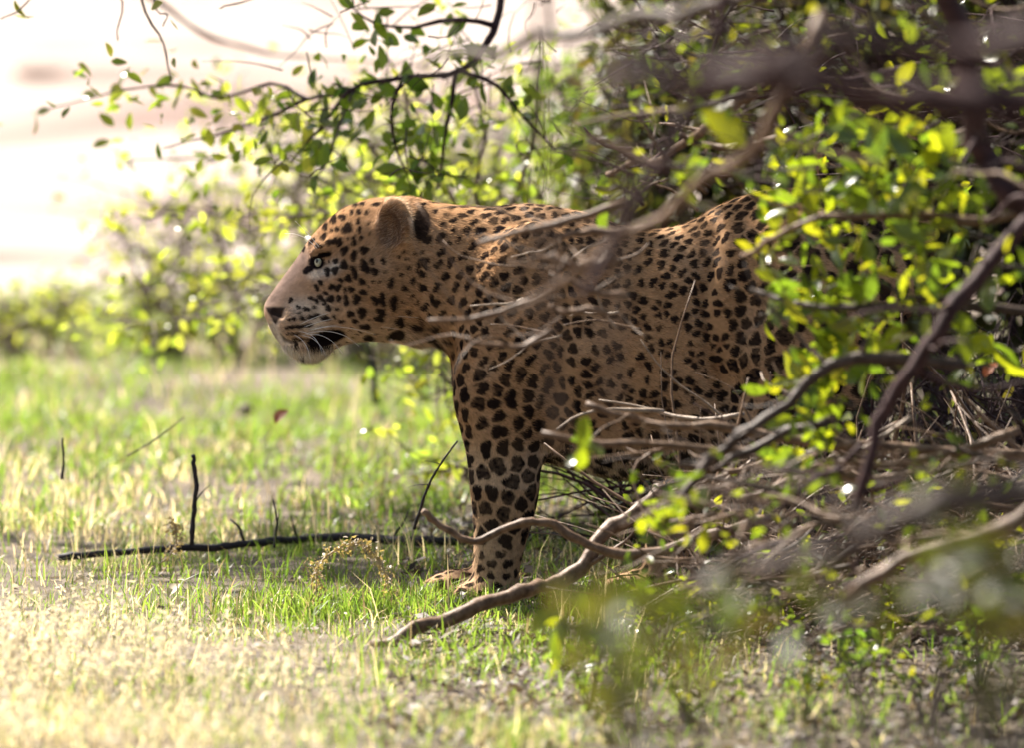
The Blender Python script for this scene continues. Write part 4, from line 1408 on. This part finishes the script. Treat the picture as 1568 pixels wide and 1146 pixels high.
    # the tangle of dry twigs
    def tangle(n, ur, vr, Yr, lr, rr, slope, mats, asparts=True, kink=.28):
        out = []
        for k in range(n):
            u, vv = rng.uniform(*ur), rng.uniform(*vr)
            Y = rng.uniform(*Yr)
            ln = rng.uniform(*lr) * S(Y)
            a = rng.normal(math.radians(slope), .38)
            d = np.array([-math.cos(a), rng.normal(0, .25), -math.sin(a)])
            if asparts:
                twig_from(P(u + lr[1] * .4, vv, Y), d, ln, rng.uniform(*rr) * S(Y), t, mats[int(rng.integers(len(mats)))], "twig", 0.0, 11, 5, kink)
            else:
                pth, td = twiglet(P(u + lr[1] * .4, vv, Y), d, ln, rng.uniform(*rr) * S(Y), 0, kink + .1, 7, 4)
                out.append(td)
        return out
    tangle(84, (940, 1620), (680, 900), (-2.6, -.7), (110, 300), (2, 5.5), 10, (BARK_PALE, BARK_GREY, BARK_PALE, BARK_RED))
    tangle(36, (900, 1560), (0, 330), (-3.6, -1.2), (110, 300), (2, 6), -14, (BARK_RED, BARK_GREY, BARK_PALE))
    tangle(13, (890, 1180), (190, 340), (-2.0, -.6), (70, 200), (2, 5), -22, (BARK_PALE, BARK_RED, BARK_PALE))
    tangle(15, (730, 940), (330, 540), (-1.5, -.7), (60, 140), (1.4, 3.2), 8, (BARK_STRAW, BARK_STRAW, BARK_PALE))
    tangle(14, (900, 1300), (625, 720), (-1.6, -.6), (90, 260), (2, 4.5), 4, (BARK_STRAW, BARK_PALE))
    fine = tangle(400, (980, 1640), (690, 970), (-2.4, -.3), (60, 200), (1.0, 2.8), 8, None, False)
    joined("fine_twigs", fine, BARK_PALE, t)
    fine = tangle(300, (900, 1640), (-20, 300), (-2.6, -.4), (60, 200), (1.0, 2.8), -15, None, False)
    joined("fine_dark_twigs", fine, BARK_RED, t)
    pts, sz, more, msz = [], [], [], []
    # leafy clusters: u, v, spread, count, depth, leaf length
    CL = [(1195, 230, 25, 7, -1.76, .040), (1290, 205, 34, 10, -1.89, .048), (1372, 190, 34, 12, -2.03, .052), (1250, 250, 22, 7, -1.76, .040), (1068, 165, 22, 4, -2.56, .060), (1210, 275, 24, 6, -1.76, .036),
          (1190, 330, 36, 16, -1.76, .042), (1250, 345, 36, 16, -1.76, .042), (1330, 275, 36, 20, -1.89, .042), (1380, 300, 40, 22, -2.03, .040), (1430, 330, 46, 20, -2.03, .038),
          (1440, 250, 40, 18, -2.03, .038), (1450, 100, 30, 10, -2.16, .038), (1530, 130, 30, 10, -2.16, .036), (1545, 300, 34, 12, -2.16, .036), (1160, 380, 24, 9, -1.76, .040),
          (1210, 430, 30, 10, -1.76, .042), (1300, 430, 40, 20, -1.76, .040), (1260, 490, 34, 16, -1.76, .040), (1320, 540, 34, 16, -1.76, .044), (1170, 485, 10, 2, -1.62, .046),
          (1400, 470, 50, 18, -1.89, .040), (1240, 600, 34, 18, -1.76, .044), (1225, 650, 34, 16, -1.76, .044), (1215, 715, 28, 12, -1.76, .042), (1260, 560, 30, 10, -1.76, .040),
          (1460, 560, 40, 7, -1.89, .040), (1540, 530, 20, 4, -1.89, .050), (1445, 665, 8, 1, -1.76, .040), (1050, 770, 24, 6, -1.89, .038), (930, 290, 26, 7, -1.62, .030),
          (1500, 420, 50, 16, -2.03, .038), (1010, 780, 20, 4, -1.76, .034), (1030, 280, 14, 4, -2.16, .045), (890, 690, 16, 3, -2.16, .05), (850, 945, 22, 4, -2.16, .05),
          (1400, 380, 50, 22, -1.89, .038), (1120, 440, 6, 0, -1.62, .04)]
    for (u, v, s, n, Y, l) in CL:
        c = P(u, v, Y)
        # a sprig carries each cluster
        e = P(u - s * .9, v + rng.uniform(-.6, .3) * s, Y)
        b = P(u + s * 2.0, v + rng.uniform(-.2, .9) * s, Y)
        me, _, _ = branch_mesh("sprig", [b, (b + c) / 2 + rng.normal(0, .008, 3), c, e], .0034, .0012, 14, 5, .001, .1)
        child("sprig", me, BARK_GREY, t)
        for k in range(n):
            pts.append(P(max(u + rng.normal(0, s * .75), min(u, 1165)), v + rng.normal(0, s * .7), Y + rng.normal(0, .09)))
            sz.append(l * rng.uniform(.8, 1.55))
        for k in range(int(n * 1.1)):
            more.append(P(max(u + rng.normal(s * .4, s * 1.2), min(u, 1180)), v + rng.normal(0, s * 1.1), Y + rng.normal(.05, .2)))
            msz.append(l * rng.uniform(.35, .8))
    for k in range(620):
        more.append(P(rng.uniform(960, 1600), rng.choice([rng.uniform(690, 960), rng.uniform(0, 300)]), rng.uniform(-2.8, -.5)))
        msz.append(rng.uniform(.014, .03))
    pts = np.array(pts); sz = np.array(sz)
    k = min(300, len(pts))
    o = np.argsort(-sz)
    leaf_parts(pts[o[:k]], sz[o[:k]], LEAF_FRONT, t, 0.0, "thorn")
    more = np.array(more + [p for p in pts[o[k:]]]); msz = np.array(msz + list(sz[o[k:]]))
    # leaves higher up the bush, over the frame, added to shade what lies below
    top, ts = [], []
    for k in range(2600):
        if k < 420:
            top.append(np.array([rng.uniform(-.35, .3), rng.uniform(-1.5, .4), rng.uniform(1.35, 1.85)])); ts.append(rng.uniform(.035, .06))
            continue
        top.append(np.array([rng.uniform(.2, 1.9), rng.uniform(-2.6, -.4), rng.uniform(1.4, 2.3)])); ts.append(rng.uniform(.03, .05))
    leaves_stuff("foliage", np.vstack([more, top]), np.concatenate([msz, ts]), LEAF_FRONT, t, 0.1)
    for k in range(7):
        q = tp[int(rng.integers(18, len(tp)))]
        e = np.array([rng.uniform(-.8, .1), rng.uniform(-1.4, .3), rng.uniform(1.4, 1.8)])
        me, _, _ = branch_mesh("branch", [q, (q * .6 + e * .4) + (0, 0, .35), e], .016, .004, 20, 6, .006, .15)
        child("branch", me, BARK_RED, t)
    for k in range(14):
        q = tp[int(rng.integers(14, len(tp)))]
        twig_from(q, (rng.normal(-.3, .8), rng.normal(0, .8), .7), rng.uniform(.5, 1.0), .012, t, BARK_RED, "branch", 0, 12, 6, .3)


build_thorn_bush()


# ------------------------------------------------------------------ leafy shrub close to the camera (far out of focus)
def build_near_shrub(x, Y, targets, label):
    t = thing("shrub", label, "shrub", (x, Y, 0))
    pts = []
    for (u, v, s, n) in targets:
        c = P(u, v, Y)
        b = np.array([x + rng.normal(0, .03), Y + rng.normal(0, .03), -.02])
        me, path, _ = branch_mesh("stem", [b, b * .5 + c * .5 + (0, 0, .06), c], .006, .002, 14, 6, .003, .1)
        child("stem", me, BARK_BUSH, t)
        for k in range(n):
            pts.append(P(u + rng.normal(0, s), v + rng.normal(0, s), Y + rng.normal(0, .1)))
    leaf_parts(pts, rng.uniform(.03, .055, len(pts)), LEAF_DARK, t, 0.1, "near")


build_near_shrub(.18, -6.2, [(930, 985, 36, 26), (990, 925, 36, 18), (910, 940, 26, 10), (1040, 1000, 36, 16), (970, 1060, 44, 18), (1110, 930, 40, 12)], "dark leafy seedling far out of focus before the leopard's belly")
build_near_shrub(.50, -6.0, [(1500, 840, 45, 26), (1545, 900, 40, 22), (1440, 900, 40, 12), (1540, 980, 40, 18), (1450, 830, 30, 10), (1280, 900, 40, 8)], "dark leafy seedling far out of focus below the thorn bush")

# ------------------------------------------------------------------ fallen and leaning dead wood
def dead_branch(label, pts, r0, r1, mat, name="dead_branch", twigs=(), ground=False, wob=.5):
    w = [G(u, v) + np.array([0, 0, p[0]]) if ground else P(u, v, p[0]) for (u, v, *p) in pts]
    base = np.array(w[0]); base[2] = 0
    t = thing(name, label, "branch", base)
    s = (w[0][1] + CAM_D) / FPX
    me, path, _ = branch_mesh("stem", w, r0 * s, r1 * s, None, 8, wob * r0 * s * .3, .14)
    child("stem", me, mat, t)
    for (i, d, L, r) in twigs:
        twig_from(path[int(i * (len(path) - 1))], d, L, r, t, mat, "twig", 0, 8, 5, .25)
    return t


dead_branch("long dark fallen branch lying in the grass behind the leopard's front paws", [(880, 846, .03), (760, 850, .03), (640, 856, .03), (540, 852, .035), (440, 852, .03), (365, 862, .03), (250, 868, .03), (90, 872, .02)],
            8, 5, BARK_DARK, "fallen_branch", [(.55, (-.3, -.3, .8), .05, .003), (.35, (.4, 0, .7), .07, .003), (.7, (-.5, 0, .8), .06, .004)], True)
dead_branch("thick pale dead branch slanting past the leopard's front paws", [(1010, 745, -.55), (940, 815, -.6), (870, 882, -.65), (790, 912, -.7), (690, 948, -.75), (620, 975, -.8), (578, 996, -.8)], 12, 11, BARK_PALE, "dead_branch",
            [(.3, (.6, 0, .5), .12, .005)], False, 1.1)
dead_branch("pale wavy twig crossing the leopard's wrist", [(1180, 795, -.8), (1060, 830, -.8), (960, 850, -.8), (880, 825, -.8), (840, 802, -.8), (790, 806, -.8), (725, 830, -.8), (690, 815, -.8), (648, 786, -.8)], 9, 5, BARK_PALE)
dead_branch("short dark stick propped among the leaves under the bush", [(1275, 1035, -.3), (1310, 975, -.3), (1345, 915, -.3)], 14, 12, BARK_GREY, "broken_stick")
dead_branch("thin black twig leaning beside the leopard's foreleg", [(634, 812, .25), (650, 760, .25), (668, 722, .25), (700, 676, .25)], 2.6, 1.4, BARK_DARK, "leaning_twig", [(.5, (-.7, 0, .1), .04, .001), (.75, (-.6, 0, .2), .03, .001)])
dead_branch("charred upright dead stem standing alone in the grass", [(294, 835, .5), (296, 790, .5), (300, 745, .5), (297, 715, .5), (296, 697, .5)], 4.0, 3.4, BARK_DARK, "dead_twig", [(.35, (.25, 0, 1), .05, .002)])
dead_branch("thin dry stem rising beside the fallen branch", [(420, 840, .5), (424, 800, .5), (418, 765, .5)], 2.2, 1.0, BARK_DARK, "dead_twig", [(.5, (.4, 0, .8), .04, .001)])
dead_branch("short dry stem at the edge of the straw", [(95, 735, .8), (97, 705, .8), (96, 672, .8)], 2.4, 1.4, BARK_DARK, "dead_twig")
dead_branch("slender brown stem arching over the green grass", [(195, 700, 1.1), (240, 672, 1.1), (282, 640, 1.1)], 1.6, .9, BARK_BUSH, "arching_twig")
dead_branch("bare upright twig behind the leopard's chest", [(575, 620, 3.6), (573, 570, 3.6), (566, 520, 3.6)], 6, 3, BARK_DARK, "dead_twig", [(.5, (.5, 0, .7), .12, .004), (.7, (-.5, 0, .8), .12, .004)])
dead_branch("forked brown twig in the shrubs left of the leopard's muzzle", [(215, 545, 5.5), (222, 490, 5.5), (215, 430, 5.5), (190, 370, 5.5)], 7, 2, BARK_BUSH, "dead_twig", [(.3, (-.8, 0, .2), .3, .006), (.5, (.7, 0, .6), .4, .005)])


def dry_spray(label, ctrl, Y, n):
    w = [P(u, v, Y) for u, v in ctrl]
    b = np.array(w[0]); b[2] = 0
    t = thing("seed_head", label, "dry plant", b)
    me, path, _ = branch_mesh("stem", w, .002, .0008, 26, 5, .001, .1)
    child("stem", me, STRAW_MAT, t)
    half = path[len(path) // 3:]
    pts = [half[int(rng.integers(len(half)))] + rng.normal(0, .0065, 3) for _ in range(n)]
    leaves_stuff("florets", pts, rng.uniform(.005, .010, n), STRAW_MAT, t, 0.3)


STRAW_MAT = leaf_mat("dry_straw", [(.42, .33, .23), (.52, .43, .33), (.33, .25, .17)], 1.0, .35, .6)
dry_spray("bent feathery dry seed head nodding over the fallen branch", [(478, 925), (480, 880), (505, 850), (540, 832), (570, 845), (590, 880), (602, 925)], -.25, 420)
dry_spray("upright feathery dry seed head in the shade of the bush", [(500, 960), (487, 920), (484, 885), (488, 862)], -.3, 160)
dry_spray("pale feathery grass plume among the straw", [(225, 880), (262, 850), (270, 820), (262, 800)], .4, 160)

# ------------------------------------------------------------------ stones, fallen leaf
def stone(label, u, v, rpx, squash, col, cat="stone", name="stone", lift=0.3):
    g = G(u, v + rpx * .4)
    r = rpx * (g[1] + CAM_D) / FPX
    me = bpy.data.meshes.new(name)
    import bmesh
    bm = bmesh.new()
    bmesh.ops.create_icosphere(bm, subdivisions=3, radius=1)
    k = rng.normal(0, 1, (5, 3))
    for vv in bm.verts:
        q = np.array(vv.co)
        f = 1 + .13 * math.sin(q @ k[0] * 1.6) + .10 * math.sin(q @ k[1] * 2.7 + 1) + .05 * math.sin(q @ k[2] * 5)
        vv.co = Vector((q[0] * f * r, q[1] * f * r * .8, q[2] * f * r * squash))
    bm.to_mesh(me); bm.free()
    me.polygons.foreach_set("use_smooth", np.ones(len(me.polygons), dtype=bool))
    o = obj(name, me, bark_mat("stone_" + str(u), tuple(c * .6 for c in col), tuple(min(1, c * 1.3) for c in col), 60, .8))
    o.location = (g[0], g[1], r * squash * lift)
    o["label"] = label; o["category"] = cat
    return o


stone("flat dark stone lying on the open sand", 38, 216, 34, .22, (.07, .05, .05))
stone("small grey stone half sunk in the green grass", 374, 634, 12, .8, (.22, .18, .15), lift=1.2)
stone("low brown stone on the sand track beyond the shrubs", 60, 95, 46, .25, (.24, .15, .11))


def curled_leaf(label, u, v, Y, size, col):
    v_, f_ = leaf_mesh("l", 1, .7, .5, .5, 6)
    me = new_mesh("fallen_leaf", v_ * size, f_)
    o = obj("fallen_leaf", me, leaf_mat("dead_leaf_" + str(u), [col, tuple(c * 1.3 for c in col)], 1.0, .3, .6))
    o.location = tuple(P(u, v, Y)); o.rotation_euler = (0.6, -1.1, 0.4)
    o["label"] = label; o["category"] = "leaf"


curled_leaf("curled russet dead leaf caught in the grass below the leopard's chin", 422, 650, 1.6, .036, (.30, .09, .04))
curled_leaf("orange dead leaf caught in the thorn bush twigs", 1508, 578, -1.2, .03, (.45, .12, .03))
curled_leaf("pale dead leaf on the ground at the foot of the seed head", 258, 915, -.1, .03, (.5, .42, .3))

# ------------------------------------------------------------------ low plants under the bush
def low_plant(label, u, v, n, spread, mat=LEAF_FRONT):
    g = G(u, v)
    t = thing("low_plant", label, "plant", (g[0], g[1], 0))
    pts = []
    for k in range(6):
        e = g + np.array([rng.normal(0, spread), rng.normal(0, spread), rng.uniform(.06, .14)])
        me, path, _ = branch_mesh("stem", [g + (0, 0, -.01), (g + e) / 2 + (0, 0, .02), e], .0022, .001, 9, 5, .001, .1)
        child("stem", me, BARK_BUSH, t)
        for j in range(n // 6):
            pts.append(path[int(rng.integers(3, 9))] + rng.normal(0, .012, 3))
    leaf_parts(pts, rng.uniform(.012, .024, len(pts)), mat, t, 0, "plant")


low_plant("bushy weed in the litter before the leopard's hind paws", 1010, 1010, 96, .07)
low_plant("bushy weed under the thorn bush's drooping tips", 1160, 1000, 96, .07)
low_plant("weed with dull leaves close to the short dark stick", 1310, 1070, 84, .07, LEAF_TREE)
low_plant("weed with dull leaves at the edge of the thorn bush's shade", 900, 1090, 84, .06, LEAF_TREE)
low_plant("spreading weed at the foot of the thorn bush's trunk", 1500, 1060, 96, .08, LEAF_TREE)
low_plant("low leafy plant beside the propped stick under the bush", 1400, 985, 60, .05)
low_plant("small leafy plant with upright sprigs under the thorn bush's right side", 1510, 960, 54, .04)
low_plant("small leafy plant between the pale dead branch and the propped stick", 1060, 1120, 48, .05)
low_plant("small broad leaved plant on the litter below the propped stick", 1420, 1120, 42, .05)
low_plant("small leafy plant under the pale dead branch", 1230, 1100, 42, .05)

# ------------------------------------------------------------------ leaf litter and straw
def litter(n, yr, xr, size, seed, tint):
    r = np.random.default_rng(seed)
    y = r.uniform(*yr, n); x = r.uniform(*xr, n)
    z = ground_z(x, y)
    a = r.uniform(0, 6.28, n); L = r.uniform(.4, 1.2, n) * size; w = L * r.uniform(.15, .5, n)
    dx = np.stack([np.cos(a) * L, np.sin(a) * L, r.normal(0, .35, n) * L], 1)
    dy = np.stack([-np.sin(a) * w, np.cos(a) * w, r.normal(0, .5, n) * w], 1)
    c = np.stack([x, y, z + r.uniform(.004, .02, n)], 1)
    V = np.stack([c - dx, c - dy, c + dx, c + dy], 1).reshape(-1, 3)
    F = np.arange(n * 4).reshape(-1, 4)
    t = r.random(n)[:, None]
    col = np.array(tint[0]) * (1 - t) + np.array(tint[1]) * t
    return V, F, np.repeat(col, 4, axis=0)


a = litter(30000, (-3.2, 3.0), (-.2, 2.2), .015, 71, [(.03, .02, .016), (.15, .105, .08)])  # litter on the right coloured darker to stand in for shade
b = litter(9000, (-3.2, 3.0), (-2.2, 1.0), .009, 72, [(.08, .06, .045), (.36, .29, .22)])
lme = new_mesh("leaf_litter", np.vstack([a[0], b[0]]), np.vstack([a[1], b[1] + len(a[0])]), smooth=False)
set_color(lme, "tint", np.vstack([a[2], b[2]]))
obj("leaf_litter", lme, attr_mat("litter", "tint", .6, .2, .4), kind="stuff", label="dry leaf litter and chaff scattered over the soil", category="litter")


# tall feathery straw at the near left
def straw():
    r = np.random.default_rng(81)
    n = 5200
    y = r.uniform(-3.2, -.7, n); x = r.uniform(-1.9, .1, n)
    m = r.random(n) < np.clip((-x - .30 + (-y - 1.2) * .25) / .5, 0, 1) * (smooth_noise2(x, y, 3.2, 83) > .46)
    x, y = x[m], y[m]; n = len(x)
    z = ground_z(x, y)
    h = r.uniform(.05, .13, n)
    a = r.uniform(0, 6.28, n); le = np.abs(r.normal(0, .5, n))
    tip = np.stack([x + np.cos(a) * le * h, y + np.sin(a) * le * h, z + h], 1)
    base = np.stack([x, y, z], 1)
    w = np.stack([np.cos(a + 1.57), np.sin(a + 1.57), np.zeros(n)], 1) * .0009
    V = [np.stack([base - w, base + w, tip], 1).reshape(-1, 3)]
    F = [np.arange(n * 3).reshape(-1, 3)]
    off = n * 3
    for k in range(16):
        t = r.uniform(.45, 1.0, n)[:, None]
        c = base * (1 - t) + tip * t + r.normal(0, .006, (n, 3))
        d1 = r.normal(0, .0048, (n, 3)); d2 = r.normal(0, .0022, (n, 3))
        V.append(np.stack([c - d2, c + d2, c + d1], 1).reshape(-1, 3))
        F.append(np.arange(n * 3).reshape(-1, 3) + off)
        off += n * 3
    me = new_mesh("dry_straw", np.vstack(V), np.vstack(F), smooth=False)
    t = r.random(n * 17)[:, None]
    col = np.array([.50, .42, .34]) * (1 - t) + np.array([.70, .63, .55]) * t
    set_color(me, "tint", np.repeat(col, 3, axis=0))
    obj("dry_straw", me, attr_mat("straw_plumes", "tint", .6, .45, .3, 1.25), kind="stuff", label="pale feathery dry grass at the sunlit edge of the clearing", category="dry grass")


straw()
